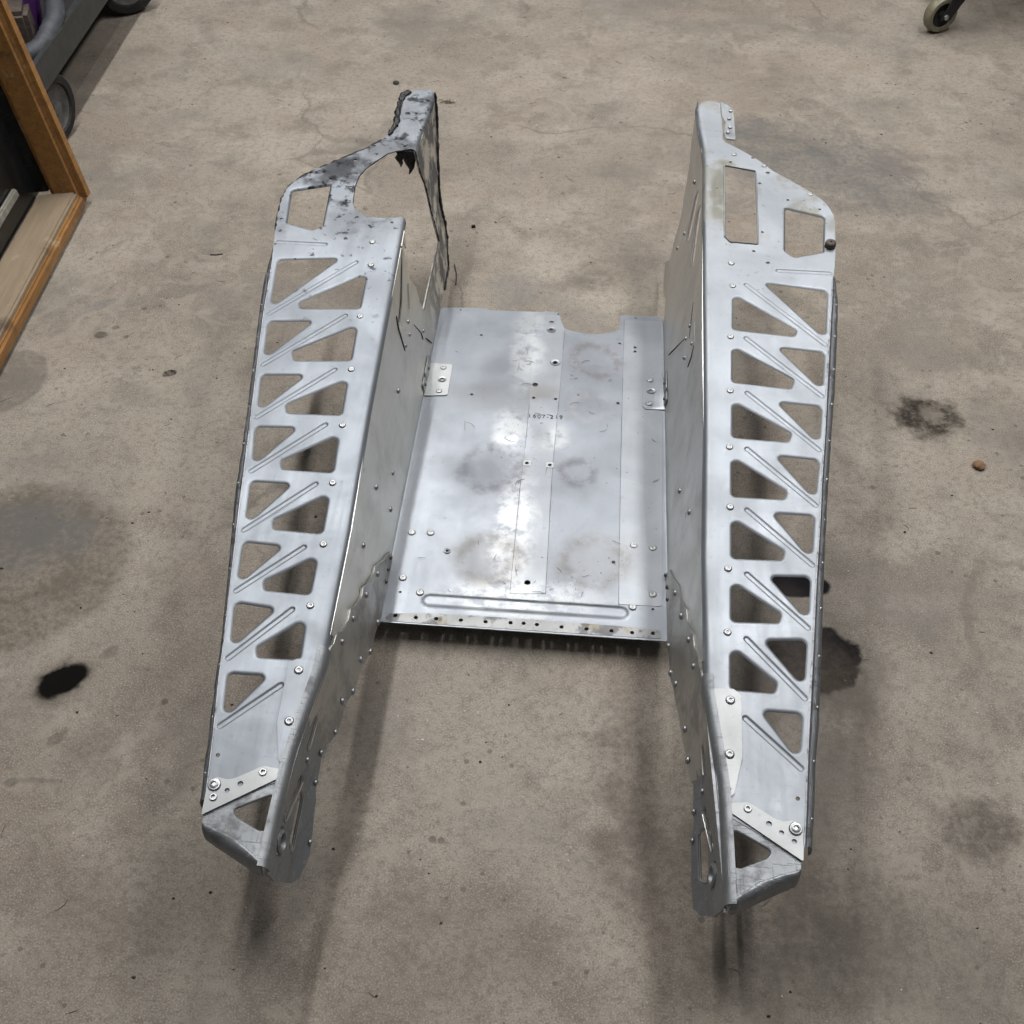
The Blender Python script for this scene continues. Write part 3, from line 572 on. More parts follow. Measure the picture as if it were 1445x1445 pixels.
def place(me, name, pos, nrm, parent, s=1.0):
    o = link_mesh(name, me, None, parent)
    q = Vector(nrm).normalized().to_track_quat('Z', 'Y')
    o.matrix_local = Matrix.Translation(Vector(pos)) @ q.to_matrix().to_4x4() @ Matrix.Rotation(random.uniform(0, 6.28), 4, 'Z') @ Matrix.Scale(s, 4)
    return o
def tube(bm, pts, r, n=6, jit=0.0):
    """sweep a round section along points (r number or list)"""
    pts = [Vector(p) for p in pts]; m = len(pts); rings = []
    for i, p in enumerate(pts):
        t = (pts[min(i+1, m-1)]-pts[max(i-1, 0)]).normalized()
        a = t.orthogonal().normalized() if i == 0 else (prev-t*prev.dot(t)).normalized()
        prev = a; bn = t.cross(a); rr = r[i] if isinstance(r, (list, tuple)) else r
        rings.append([bm.verts.new(p+(a*math.cos(2*math.pi*k/n)+bn*math.sin(2*math.pi*k/n))*rr*(1+random.uniform(-jit, jit))) for k in range(n)])
    for a, b in zip(rings, rings[1:]):
        for k in range(n): bm.faces.new((a[k], a[(k+1) % n], b[(k+1) % n], b[k]))
    bm.faces.new(rings[0][::-1]); bm.faces.new(rings[-1])
def box(bm, c, s, rot=None):
    r = bmesh.ops.create_cube(bm, size=1.0); mt = Matrix.Translation(Vector(c)) @ (rot.to_4x4() if rot else Matrix.Identity(4)) @ Matrix.Diagonal((s[0], s[1], s[2], 1))
    bmesh.ops.transform(bm, matrix=mt, verts=r['verts']); return r['verts']

# ================================================================== the setting
def build_floor():
    bm = bmesh.new(); n = 24; S = 6.0
    vs = [[bm.verts.new((-S+2*S*i/n, -S+2*S*j/n+1, 0)) for i in range(n+1)] for j in range(n+1)]
    for j in range(n):
        for i in range(n): bm.faces.new((vs[j][i], vs[j][i+1], vs[j+1][i+1], vs[j+1][i]))
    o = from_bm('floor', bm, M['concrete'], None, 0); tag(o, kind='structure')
build_floor()

# ================================================================== the tunnel
root = bpy.data.objects.new('snowmobile_tunnel', None); C.objects.link(root)
root.empty_display_size = .2
tag(root, 'bare riveted aluminium snowmobile tunnel with two truss-cut running boards, upside down on the concrete', 'tunnel')
RB = .009                                  # bend radius board -> wall
def board_map(s, lift=0.0):
    def f(u, v, w):
        e = xfold(v)+.004-u; th = np.clip(e/RB, 0, 1.42); ex = np.clip(e-RB*1.42, 0, None)
        x = np.where(e > 0, xfold(v)+.004-RB*np.sin(th)-ex*math.cos(1.42)*1.0, u)
        z = zb(v)+np.where(e > 0, -RB*(1-np.cos(th))-ex*math.sin(1.42), 0)
        ww = w+lift
        x = x-np.where(e > 0, np.sin(th), 0)*ww; z = z+np.cos(th)*ww
        return np.c_[s*x, v, z+LIFT]
    return f
def bz(x, y, w=0.0): return (x, y, float(zb(y))+w+LIFT)
BN = Vector((0, -B_, 1)).normalized()
def absx(l): return [(abs(p[0]),)+tuple(p[1:]) for p in l]
def fold_line(e, y0, y1, step=.02):
    n = max(2, int(abs(y1-y0)/step)); return [(float(xfold(y0+(y1-y0)*k/n))+.004-e, y0+(y1-y0)*k/n) for k in range(n+1)]
FOLD_ROWS = [0.0, RB*.36, RB*.71, RB*1.07, RB*1.42]
EX = RB*1.42+.004

def build_board(s):
    sfx = '' if s > 0 else '_L'
    oh = D['outer_holes'+sfx]; ih = D['inner_holes'+sfx]; bd = D['beads'+sfx]
    Y0 = -.338
    if s > 0:
        poly = fold_line(EX, Y0, .962)+[tuple(p) for p in D['outline_far_R']]+[tuple(p) for p in D['outline_out_R']]
        poly += [(D['outline_out_R'][-1][0]-.006, D['outline_out_R'][-1][1]+.003)]
    else:
        cut = absx(D['cut_L'])
        poly = fold_line(EX, Y0, cut[-1][1]-.002)+[(float(xfold(cut[-1][1]))+.004-EX*.6, cut[-1][1]+.002)]+cut[::-1]+[(float(xfold(cut[0][1]))+.004-EX, cut[0][1]-.003)]+fold_line(EX, cut[0][1]+.01, .962)
        poly += absx(D['outline_far_L'])+absx(D['rail_in_L'])[1:]
    def hp(P, r): return rounded(absx(P), r)
    holes = [(hp(h, [.005, .007, .006]), .0022, .0042) for h in oh]+[(hp(h, [.007, .005, .005, .005]), .0022, .0042) for h in ih]
    if s > 0:
        holes.append((hp(D['toe_hole'], [.003, .007, .002, .007, .006]), .004, .004))
        plain_h = [rounded(absx(D['rect_hole']), .004)]+[circle(abs(p[0]), p[1], p[2]) for p in D['far_holes_R']]
        holes = [h for h in holes]
        beads = bd
    else:
        holes.append((hp(D['toe_hole_L'], [.005, .001, .005, .006, .004]), .004, .004))
        plain_h = [circle(abs(p[0]), p[1], p[2]) for p in D['far_holes_L']]
        beads = [D['bead0_L']]+bd[1:]
    plain_h += [circle(abs(p[0]), p[1], p[2]) for p in D['small_hole'+sfx]]
    bl = [(absx(b)[0], absx(b)[1], .0046, -.0017) for b in beads]
    def extra(P):
        # slow handling dents and a slightly dished plate
        r = np.zeros(len(P))
        for (x, y, a, q) in ((.33, .42, .0011, .05), (.30, .02, -.0010, .05), (.36, .20, .0009, .04), (.29, -.25, .0008, .04), (.40, .62, .0012, .06), (.30, .85, -.0010, .05)):
            r += a*np.exp(-((P[:, 0]-x)**2+(P[:, 1]-y*(1+.1*s))**2)/q**2)
        return r
    o = sheet('running_board', poly, holes, bl, board_map(s), M['board_right'] if s > 0 else M['board_left'], root, .0022, .012,
              [fold_line(e, Y0-.01, .97) for e in FOLD_ROWS], flip=s < 0, holes_plain=plain_h, extra=extra)
    o['label'] = 'right running board, clean far end with rectangular window' if s > 0 else 'left running board with sooty torn far end'
    for p in D['rivets'+sfx]: place(ME_POP, 'rivet', bz(p[0], p[1], .0002), BN, o, .80)
    if s > 0:
        for p in D['far_rivets_R']: place(ME_POP, 'rivet', bz(p[0], p[1], .0003), BN, o, .7)
    # grey edge rail riveted along the outer side
    rin = D['outline_far_R'][-2:]+D['outline_out_R'] if s > 0 else D['rail_in_L']
    rout = D['rail_out_R'] if s > 0 else D['rail_out_L']
    yi = [p[1] for p in rin][::-1]; xi = [abs(p[0]) for p in rin][::-1]; yo = [p[1] for p in rout][::-1]; xo = [abs(p[0]) for p in rout][::-1]
    y0, y1 = (-.372, .535) if s > 0 else (-.372, .535)
    bm = bmesh.new(); rows = []; K = 120
    prof = [(-.15, -.0012), (0, .0003), (.16, .0006), (.32, -.0008), (.40, -.0026), (.48, -.0030), (.56, -.0020), (.80, -.0030), (1.02, -.0062), (1.12, -.011), (1.12, -.020), (.9, -.024)]
    for k in range(K+1):
        y = y0+(y1-y0)*k/K; a = np.interp(y, yi, xi)-.001; b = max(np.interp(y, yo, xo), a+.002)
        wob = noise.noise(Vector((y*35, s, 0)))*.0009
        row = []
        for t, dz in prof:
            tw = noise.noise(Vector((y*90, t*5, s*3)))*.0007 if t > .5 else 0
            row.append(bm.verts.new((s*(a+(b-a)*t+(wob if t > .3 else 0)+tw), y, float(zb(y))+dz+LIFT+tw*.6)))
        rows.append(row)
    for r0, r1 in zip(rows, rows[1:]):
        for k in range(len(prof)-1):
            f = (r0[k], r0[k+1], r1[k+1], r1[k]); bm.faces.new(f if s > 0 else f[::-1])
    rail = from_bm('edge_rail', bm, M['rail'], o, 35)
    for k in range(13):
        y = -.34+k*.068; b = np.interp(y, yo, xo)
        place(ME_DOME, 'rivet', (s*(b-.0022), y, float(zb(y))-.0042+LIFT), (s*.5, 0, 1), o, .5)
    # matte gusset plate and tail plate
    bmap = board_map(s, .0024)
    gus = absx(D['gusset'+sfx])
    g = sheet('gusset_plate', rounded(gus, [.001, .004, .008, .006, .006, .004, .002, .002]), [], [], bmap, M['plate'] if s > 0 else M['board'], o, .0022, .012, [fold_line(e, -.34, -.18) for e in FOLD_ROWS[:3]], flip=s < 0,
              holes_plain=[circle(abs(p[0]), p[1], p[2]) for p in D['gusset_hole'+sfx]])
    for p in D['rivets'+sfx][8:10]: place(ME_POP, 'rivet', bz(p[0], p[1], .0025), BN, g, .92)
    tp = absx(D['tail_plate'+sfx])
    t = sheet('tail_plate', rounded(tp, [.001, .003, .003, .008, .008, .006, .006, .004, .001, .001]), [], [], bmap, M['plate'], o, .0024, .012, [fold_line(e, -.36, -.30) for e in FOLD_ROWS[:3]], flip=s < 0,
              holes_plain=[circle(abs(p[0]), p[1], p[2]) for p in D['tail_plate_holes'+sfx]])
    p = D['tail_rivet'+sfx]; place(ME_BIG, 'rivet', bz(p[0], p[1], .0026), BN, t)
    p = D['tail_plate_holes'+sfx][0]; place(ME_NUT, 'rivet_nut', bz(p[0], p[1], .0026), BN, t)
    if s < 0:
        p = D['tail_plate_holes_L'][3]; place(ME_NUT, 'rivet_nut', bz(p[0], p[1], .0026), BN, t)
    return o
board_r = build_board(1); board_l = build_board(-1)

def build_cast(s):
    sfx = '' if s > 0 else '_L'
    cp = absx(D['cast_R'] if s > 0 else D['cast_L'])
    ch = absx(D['cast_hole'+sfx]); low = absx(D['cast_low_R'] if s > 0 else D['cast_low_L'])
    poly = [cp[0], cp[1], cp[2], cp[3], cp[4], cp[5]]
    poly = cp+[(float(xfold(y))+.004-EX, y) for y in (-.438, -.42, -.39, -.36, -.335)]
    poly[0] = (cp[0][0], cp[0][1]+.006); poly[1] = (cp[1][0]-.001, cp[1][1]+.006)
    o = sheet('tail_cap', poly, [(rounded(ch, [.008, .007, .006, .008, .006]), .002, .002)], [], board_map(s, -.0008), M['cast'], root, .003, .010,
              [fold_line(e, -.445, -.33, .008) for e in FOLD_ROWS], flip=s < 0)
    # rolled lip along the near edge
    E0 = cp[2:]; bm = bmesh.new(); rows = []
    K = 26
    def at(l, t):
        f = t*(len(l)-1); i = min(int(f), len(l)-2); f -= i
        return (l[i][0]+(l[i+1][0]-l[i][0])*f, l[i][1]+(l[i+1][1]-l[i][1])*f)
    for k in range(K+1):
        t = k/K; a = at(E0, t); b = at(low, t); jt = noise.noise(Vector((t*9, s*4, 1)))*.0008
        row = []
        for q, dz in ((-.30, -.0012), (.0, -.0012), (.35, -.0030), (.65, -.0065), (.85, -.012), (.90, -.020)):
            x = a[0]+(b[0]-a[0])*q; y = a[1]+(b[1]-a[1])*q
            row.append(bm.verts.new((s*x, y+jt, float(zb(y))+dz+LIFT+.0006)))
        rows.append(row)
    for r0, r1 in zip(rows, rows[1:]):
        for k in range(5):
            f = (r0[k], r1[k], r1[k+1], r0[k+1]); bm.faces.new(f if s < 0 else f[::-1])
    lip = from_bm('rolled_lip', bm, M['cast'], o, 50)
    md = lip.modifiers.new('thickness', 'SOLIDIFY'); md.thickness = .0025; md.offset = -1
    return o
build_cast(1); build_cast(-1)

# ------------------------------------------------------------------ side walls
def bendx(y, z):
    zc = np.interp(y, [-.45,-.41,-.385,-.36,-.33,-.28,-.245,-.21,-.16,-.08], [.06,.067,.074,.082,.091,.092,.100,.098,.082,.052]); k = np.interp(y, [-.30,-.25,-.10,-.04], [.60,.28,.20,0])
    return k*np.clip(zc-z, 0, None)
def wall_x(y, z): return xbot(y)+(xfold(y)-.004-xbot(y))*z/zb(y)
def wall_map(s, proud=0.0, bend=False):
    def f(u, v, w):                       # u = y, v = z
        x = wall_x(u, v)-proud-w-(bendx(u, v) if bend else 0)
        return np.c_[s*x, u, v+LIFT]
    return f
def wpos(p, s, proud=0.0, bend=False): return (s*(float(wall_x(p[0], p[1]))-proud-(float(bendx(p[0], p[1])) if bend else 0)), p[0], p[1]+LIFT)
def wnrm(s): return (-s, 0, .12)
def top_line(y0, y1, d, step=.03):
    n = max(2, int(abs(y1-y0)/step)); return [(y0+(y1-y0)*k/n, float(zb(y0+(y1-y0)*k/n))-d) for k in range(n+1)]
def build_wall(s):
    if s > 0:
        far = [tuple(p) for p in D['wallfar_R']]; far = far[1:]
        poly = [(.10, .004), (.72, .004)]+far+top_line(.958, -.15, .007)
        slots = [stadium(a, b, .0150) for a, b in D['farslots_R']]
    else:
        far = [tuple(p) for p in D['wallfar_L']][1:]
        cut = [tuple(p) for p in D['wallcut_L']]
        poly = [(.10, .004), (.735, .004)]+far[:-1]+[(.962, float(zb(.962))-.007)]+top_line(.95, .80, .007)+cut+[(.585, float(zb(.585))-.03), (.60, float(zb(.60))-.007)]+top_line(.595, -.15, .007)
        slots = []
    poly += [(-.125, .125), (-.06, .088), (.0, .060), (.05, .045), (.10, .016)]
    # remove ragged tiny steps
    def extra(P):
        r = .0012*np.sin(P[:, 0]*9+s)*np.sin(P[:, 1]*22)
        for (y, z, a, q) in ((.55, .12, .0018, .05), (.30, .10, -.0016, .07), (.05, .13, .0012, .05), (.75, .16, .0022, .06), (.86, .12, -.002, .05)):
            r = r+a*np.exp(-((P[:, 0]-y)**2+(P[:, 1]-z)**2)/q**2)
        return r
    holes = [(h, .0022, .0035) for h in slots]
    o = sheet('side_wall', poly, holes, [], wall_map(s), M['wall'] if s > 0 else M['wall_left'], root, .002, .014, flip=s > 0, extra=extra)
    o['label'] = 'right tunnel side wall' if s > 0 else 'left tunnel side wall, sooty and torn open at the far end'
    for i, p in enumerate(D['wrv_R' if s > 0 else 'wrv_L']):
        place(ME_DOME, 'rivet', wpos(p, s, .0004), wnrm(s), o, .8 if i > 4 else .95)
    sl_rim = []
    # tail wall: thicker extension plate with a scalloped upper edge
    tail = [tuple(p) for p in D['tail_R' if s > 0 else 'tail_L']]; scal = [tuple(p) for p in D['scal_R' if s > 0 else 'scal_L']]
    poly = [(.118, .004)]+scal+top_line(-.168, -.446, .009)+tail[::-1]+[(.004, .004)]
    sl = D['slots_R' if s > 0 else 'slots_L']; hw = [.0040, .0055, .0075, .0095]
    holes = [(stadium(a, b, h), .0018, .003) for (a, b), h in zip(sl, hw)]
    cl_ = [(y, float(np.interp(y, [-.45,-.41,-.385,-.36,-.33,-.28,-.245,-.21,-.16,-.08], [.06,.067,.074,.082,.091,.092,.100,.098,.082,.052]))) for y in np.linspace(-.08, -.44, 30)]
    t = sheet('tail_wall', poly, holes, [], wall_map(s, .0034, True), M['tail'], root, .0034, .010, [cl_, [(y, z-.004) for y, z in cl_], [(y, z+.004) for y, z in cl_]], flip=s > 0, smooth=60)
    t.data.materials.append(M['cast'])
    for pl_ in t.data.polygons:
        if pl_.center.y < -.262: pl_.material_index = 1
    for i, p in enumerate(D['trv_R' if s > 0 else 'trv_L']):
        place(ME_DOMED if i < 3 else ME_DOME, 'rivet', wpos(p, s, .0038, True), wnrm(s), t, 1.0 if i < 12 else .8)
    for i, (a, b) in enumerate(sl[:3]):
        lp = stadium(a, b, hw[i]); lp = lp[:len(lp)//2+2]
        bm = bmesh.new(); tube(bm, [wpos(p, s, .0036, True) for p in lp], .0008, 5); from_bm('slot_rim', bm, M['edge'], t, 60)
    a, b = sl[3]; mid_ = ((a[0]+b[0])/2, (a[1]+b[1])/2)
    place(mesh_of(lathe([(.0135, -.001), (.0135, .0012), (.0118, .0026), (.0095, .0026), (.0082, .0008), (.0080, -.003)], 20), 'eyelet', M['cast']), 'eyelet', wpos(mid_, s, .0038, True), wnrm(s), t)
    inner = fold_line(EX+.002, -.172, -.441, .02); outer_ = [(float(xfold(y))+.0042, y) for x, y in inner][::-1]
    sheet('tail_fold', inner+outer_, [], [], board_map(s, .0029), M['cast'], t, .002, .012, [fold_line(e, -.16, -.45) for e in FOLD_ROWS], flip=s < 0)
    bm = bmesh.new(); Q = [Vector(wpos(p, s, .0030)) for p in scal]; R2 = []
    for a, b in zip(Q, Q[1:]):
        for k in range(3): R2.append(a.lerp(b, k/3))
    tube(bm, R2+[Q[-1]], .0010, 6); from_bm('scalloped_edge', bm, M['edge'], t, 60)
    return o
wall_r = build_wall(1); wall_l = build_wall(-1)

def wall_line(s, pts, r, mat, name, parent, proud=.0006):
    bm = bmesh.new(); P = [wpos(p, s, proud) for p in pts]; Q = []
    for a, b in zip(P, P[1:]):
        for k in range(4): Q.append(Vector(a).lerp(Vector(b), k/4))
    Q.append(Vector(P[-1])); n = len(Q)
    tube(bm, Q, [r*(.45+.55*math.sin(math.pi*min(1, (i+.6)/n))) for i in range(n)], 5, .1)
    return from_bm(name, bm, mat, parent)
LL = D['lines_L']; LR = D['lines_R']
wall_line(-1, LL[0], .0012, M['edge'], 'bent_edge', wall_l, .002); wall_line(-1, [(p[0]+.004, p[1]+.004) for p in LL[0]], .0010, M['line'], 'slit', wall_l)
wall_line(-1, LL[1], .0011, M['edge'], 'bent_edge', wall_l, .002)
for l in LL[2:]: wall_line(-1, l, .0013, M['line'], 'slit', wall_l)
for i, l in enumerate(LR): wall_line(1, l, .0011 if i in (0, 3) else .0014, M['line'] if i != 3 else M['edge'], 'slit' if i != 3 else 'bent_edge', wall_r)
wall_line(-1, [D['wallcut_L'][7], D['wallcut_L'][8]], .0011, M['edge'], 'bent_edge', wall_l, .001)

# black sealant along the torn far edges of the left wall
def sealant(parent, pts, r, name='sealant_bead'):
    bm = bmesh.new(); Q = []
    for a, b in zip(pts, pts[1:]):
        for k in range(6):
            p = Vector(a).lerp(Vector(b), k/6); Q.append(p+Vector((random.uniform(-.0005, .0005), random.uniform(-.0006, .0006), random.uniform(-.0006, .0006))))
    Q.append(Vector(pts[-1]))
    tube(bm, Q, [r*(.75+.7*noise.noise(q*120)) for q in Q], 8, .12)
    return from_bm(name, bm, M['soot'], parent, 60)
fl = [tuple(p) for p in D['wallfar_L']]
sealant(wall_l, [wpos(p, -1, .001) for p in fl[1:]], .0032)
sealant(wall_l, [wpos(p, -1, .001) for p in D['wallcut_L'][:8]], .0016)
ol = D['outline_far_L']
sealant(board_l, [bz(p[0]+.004, p[1], .001) for p in ol[2:8]], .0052)
sealant(board_l, [bz(p[0]+.007, p[1]-.002, .001) for p in ol[2:7]], .0034)
sealant(board_l, [bz(p[0], p[1], -.001) for p in ol[8:17]], .0022)
sealant(board_l, [bz(p[0], p[1], -.002) for p in D['cut_L'][2:9]], .0014)
# torn rubber seal hanging below the left opening
bm = bmesh.new()
c0 = Vector(bz(D['cut_L'][0][0], D['cut_L'][0][1]+.006, -.004))
for k in range(9):
    p = c0+Vector((random.uniform(-.022, .004), random.uniform(-.004, .010), 0)); L = random.uniform(.018, .05)
    pts = [p+Vector((random.uniform(-.003, .003), random.uniform(-.003, .003), -L*j/4)) for j in range(5)]
    tube(bm, pts, [.0075, .0085, .007, .0045, .0012], 7, .3)
from_bm('torn_seal', bm, M['soot'], board_l, 60)

bm = bmesh.new(); rl = rounded(absx(D['rect_hole']), .004); rl = rl+[rl[0]]
tube(bm, [bz(p[0], p[1], .0004) for p in rl], .0014, 6); from_bm('window_rim', bm, M['cast'], board_r, 60)
# ------------------------------------------------------------------ far-right bracket and rubber bumper
bp = absx(D['bracket_R'])
br = sheet('corner_bracket', rounded(bp, [.001, .003, .004, .003, .002, .003, .005, .005, .005]), [], [], board_map(1, .003), M['cast'], board_r, .002, .010)
for p in D['bracket_rivets']: place(ME_DOME, 'rivet', bz(p[0], p[1], .0034), BN, br, .75)
bx, by = D['bumper']
place(mesh_of(lathe([(.0085, -.002), (.0088, .006), (.0080, .009), (.0065, .0102), (.0018, .0102), (.0014, .008), (0, .008)], 18), 'bumper', M['bumper']), 'rubber_bumper', bz(bx, by), BN, board_r)

# ------------------------------------------------------------------ bottom panel
XP = .2025; RP = .005
def panel_map(lift=0.0):
    def f(u, v, w):
        e = np.abs(u)-XP; th = np.clip(e/RP, 0, 1.4); ex = np.clip(e-RP*1.4, 0, None); sg = np.sign(u)
        x = np.where(e > 0, sg*(XP+RP*np.sin(th)+ex*math.cos(1.4)), u); z = np.where(e > 0, RP*(1-np.cos(th))+ex*math.sin(1.4), 0)
        return np.c_[x, v, z+w+lift+dents(u, v)+LIFT]
    return f
def dents(u, v):
    r = np.zeros(len(u))
    k = np.clip((XP-np.abs(u))/.03, 0, 1)
    for (x, y, a, q) in ((-.073, .58, -.0018, .055), (-.082, .47, .0012, .045), (-.078, .319, -.0018, .05), (-.06, .13, -.0014, .05), (.084, .59, -.0015, .05), (.081, .47, .0012, .04),
                         (.064, .324, -.0015, .045), (.098, .14, -.0012, .05), (-.03, .41, .0016, .035), (.013, .42, -.0014, .025), (-.02, .24, .0012, .04), (-.035, .66, .0014, .045), (-.025, .15, .0012, .035)):
        r += a*np.exp(-((u-x)**2+(v-y)**2)/q**2)
    return r*k
XE = XP+RP*1.4+.005
back = [tuple(p[:2]) for p in D['panel_back']]
poly = [(-XE, .012), (-XP-.002, .001), (-XP+.004, 0), (XP-.002, 0), (XP+.003, .001), (XE, .004), (XE, back[-1][1]-.012), (XP+.0, back[-1][1]-.006)]+back[::-1]+[(-XP, back[0][1]-.004), (-XE, back[0][1]-.008)]
ph = [circle(p[0], p[1], p[2]) for p in D['panel_holes']]
pb = D['panel_bead']
panel = sheet('floor_panel', poly, [], [((pb[0][0], pb[0][1]), (pb[1][0], pb[1][1]), .0145, .0032)], panel_map(), M['panel'], root, .0018, .010,
              [[(sg*(XP+RP*t), -.01), (sg*(XP+RP*t), .80)] for sg in (-1, 1) for t in (0, .35, .7, 1.05, 1.4)], holes_plain=ph)
panel['label'] = 'flat scuffed bottom panel with pressed rib near its near edge'
def pz(x, y, w=0.0): return (x, y, float(dents(np.array([x]), np.array([y]))[0])+w+LIFT)
for p in D['panel_rivets']: place(ME_POP, 'rivet', pz(p[0], p[1], .0003), (0, 0, 1), panel, .95)
def strip(name, key, mat, lift, rr=.004):
    pl = ccw([tuple(p[:2]) for p in D[key]]); P = np.array([h for h in [(q[0], q[1]) for q in D['panel_holes']]])
    ins = inside(P, pl); d = dist_loop(P, pl)
    hs = [circle(q[0], q[1], q[2]*1.02) for q, i, dd in zip(D['panel_holes'], ins, d) if i and dd > q[2]+.0005]
    return sheet(name, rounded(pl, rr), [], [], panel_map(lift), mat, panel, .0006, .010, holes_plain=hs)
def seam(pts):
    bm = bmesh.new(); Q = []
    for a, b in zip(pts, pts[1:]):
        for k in range(14): Q.append(pz(a[0]+(b[0]-a[0])*k/14, a[1]+(b[1]-a[1])*k/14, .0007))
    Q.append(pz(pts[-1][0], pts[-1][1], .0007))
    tube(bm, Q, [.00055*(.55+.5*abs(noise.noise(Vector(q)*60))) for q in Q], 4)
    return from_bm('seam', bm, M['ink'], panel, 60)
sc_ = D['strip_C']; seam([sc_[0], sc_[1]]); seam([sc_[1], sc_[2], sc_[3], sc_[4]]); seam([sc_[5], sc_[6], sc_[7], sc_[8]])
sr_ = D['strip_R']; seam([sr_[0], sr_[1], sr_[2]])
strip('centre_strip', 'strip_C', M['strip'], .0007)
strip('side_strip', 'strip_R', M['strip'], .0007)
strip('edge_strip', 'strip_front', M['dullstrip'], .0006)
for p in D['panel_rings']:
    place(mesh_of(lathe([(p[2], .0002), (p[2]*.92, .0012), (p[2]*.80, .0013), (p[2]*.62, .0005), (p[2]*.5, .0004)], 20), 'ring', M['strip']), 'dimple_ring', pz(p[0], p[1], .0009), (0, 0, 1), panel)
for hx in (4, 10):
    p = D['panel_holes'][hx]; bm = bmesh.new(); r0 = p[2]*1.05; r1 = .006
    sq = rounded([(-r1, -r1), (r1, -r1), (r1, r1), (-r1, r1)], .002, 3); ci = circle(0, 0, r0, len(sq))
    off = min(range(len(sq)), key=lambda k: (sq[k][0]-ci[0][0])**2+(sq[k][1]-ci[0][1])**2); sq = sq[off:]+sq[:off]
    a = [bm.verts.new((x, y, .0009)) for x, y in sq]; b_ = [bm.verts.new((x, y, .0009)) for x, y in ci]; c_ = [bm.verts.new((x*1.04, y*1.04, 0)) for x, y in sq]
    m = len(sq)
    for k in range(m):
        bm.faces.new((a[k], a[(k+1) % m], b_[(k+1) % m], b_[k])); bm.faces.new((c_[k], c_[(k+1) % m], a[(k+1) % m], a[k]))
    o = from_bm('square_washer', bm, M['plate'], panel); o.location = pz(p[0], p[1], .0006)

# mounting plates that wrap from the panel up the walls
def mount(s):
    key = 'brk_R' if s > 0 else 'brk_L'
    pl = [tuple(p[:2]) for p in D[key]]
    o = sheet('mounting_plate', rounded(pl, .004), [], [], panel_map(.0018), M['plate'] if s < 0 else M['strip'], panel, .0016, .010,
              holes_plain=[circle(p[0], p[1], p[2]) for p in D[key+'_hole']])
    for p in D[key+'_rv']: place(ME_POP, 'rivet', pz(p[0], p[1], .002), (0, 0, 1), o, .9)
    h = D[key+'_hole'][0]
    place(mesh_of(lathe([(.0075, .0002), (.0068, .0012), (.0052, .0010), (.0040, .0001)], 18), 'ring', M['rivet']), 'dimple_ring', pz(h[0], h[1], .002), (0, 0, 1), o)
    ys = sorted(p[1] for p in pl); y0, y1 = ys[0], ys[-1]
    for a, b in ((y0+.004, y0+.030), (y0+.034, y1-.002)):
        poly2 = rounded([(a, .005), (b, .005), (b, .022), (a, .022)], .006)
        sheet('wrapped_tab', poly2, [], [], wall_map(s, .003), M['rivet'], panel, .002, .010, flip=s > 0)
        place(ME_DOMED, 'rivet', wpos(((a+b)/2, .012), s, .0032), wnrm(s), panel, .8)
mount(1); mount(-1)

# worn ink part number on the panel
def lettering(txt, x, y, size, parent, ang=0.0):
    cu = bpy.data.curves.new('part_number', 'FONT'); cu.body = txt; cu.size = size; cu.align_x = 'CENTER'; cu.align_y = 'CENTER'; cu.space_character = 1.25
    cu.extrude = .00008
    tmp = bpy.data.objects.new('tmp_text', cu); C.objects.link(tmp)
    bpy.context.view_layer.update()
    me = bpy.data.meshes.new_from_object(tmp.evaluated_get(bpy.context.evaluated_depsgraph_get()))
    bpy.data.objects.remove(tmp)
    o = link_mesh('part_number', me, None, parent); me.materials.clear(); me.materials.append(M['ink'])
    for v in me.vertices:
        q = Vector((v.co.x*math.cos(ang)-v.co.y*math.sin(ang)+x, v.co.x*math.sin(ang)+v.co.y*math.cos(ang)+y)); v.co.z += pz(q.x, q.y)[2]-pz(x, y)[2]
    o.location = pz(x, y, .0011); o.rotation_euler = (0, 0, ang); return o
tx = D['text']; lettering('1607-219', (tx[0][0]+tx[1][0])/2, (tx[0][1]+tx[1][1])/2, .0125, panel, math.atan2(tx[1][1]-tx[0][1], tx[1][0]-tx[0][0]))

# hat-section brackets under the panel: the tunnel rests on them
for y in (.16, .52):
    bm = bmesh.new(); w = .13
    prof = [(-.035, 0.0), (-.033, LIFT-.0045), (-.05, LIFT-.0035), (-.05, LIFT-.002), (.05, LIFT-.002), (.05, LIFT-.0035), (.033, LIFT-.0045), (.035, 0.0)]
    A0 = [bm.verts.new((-w, y+q, z)) for q, z in prof]; B0 = [bm.verts.new((w, y+q, z)) for q, z in prof]
    for k in range(len(prof)): k2 = (k+1) % len(prof); bm.faces.new((A0[k], A0[k2], B0[k2], B0[k]))
    bm.faces.new(A0[::-1]); bm.faces.new(B0)
    from_bm('tank_bracket', bm, M['darksteel'], root, 30)

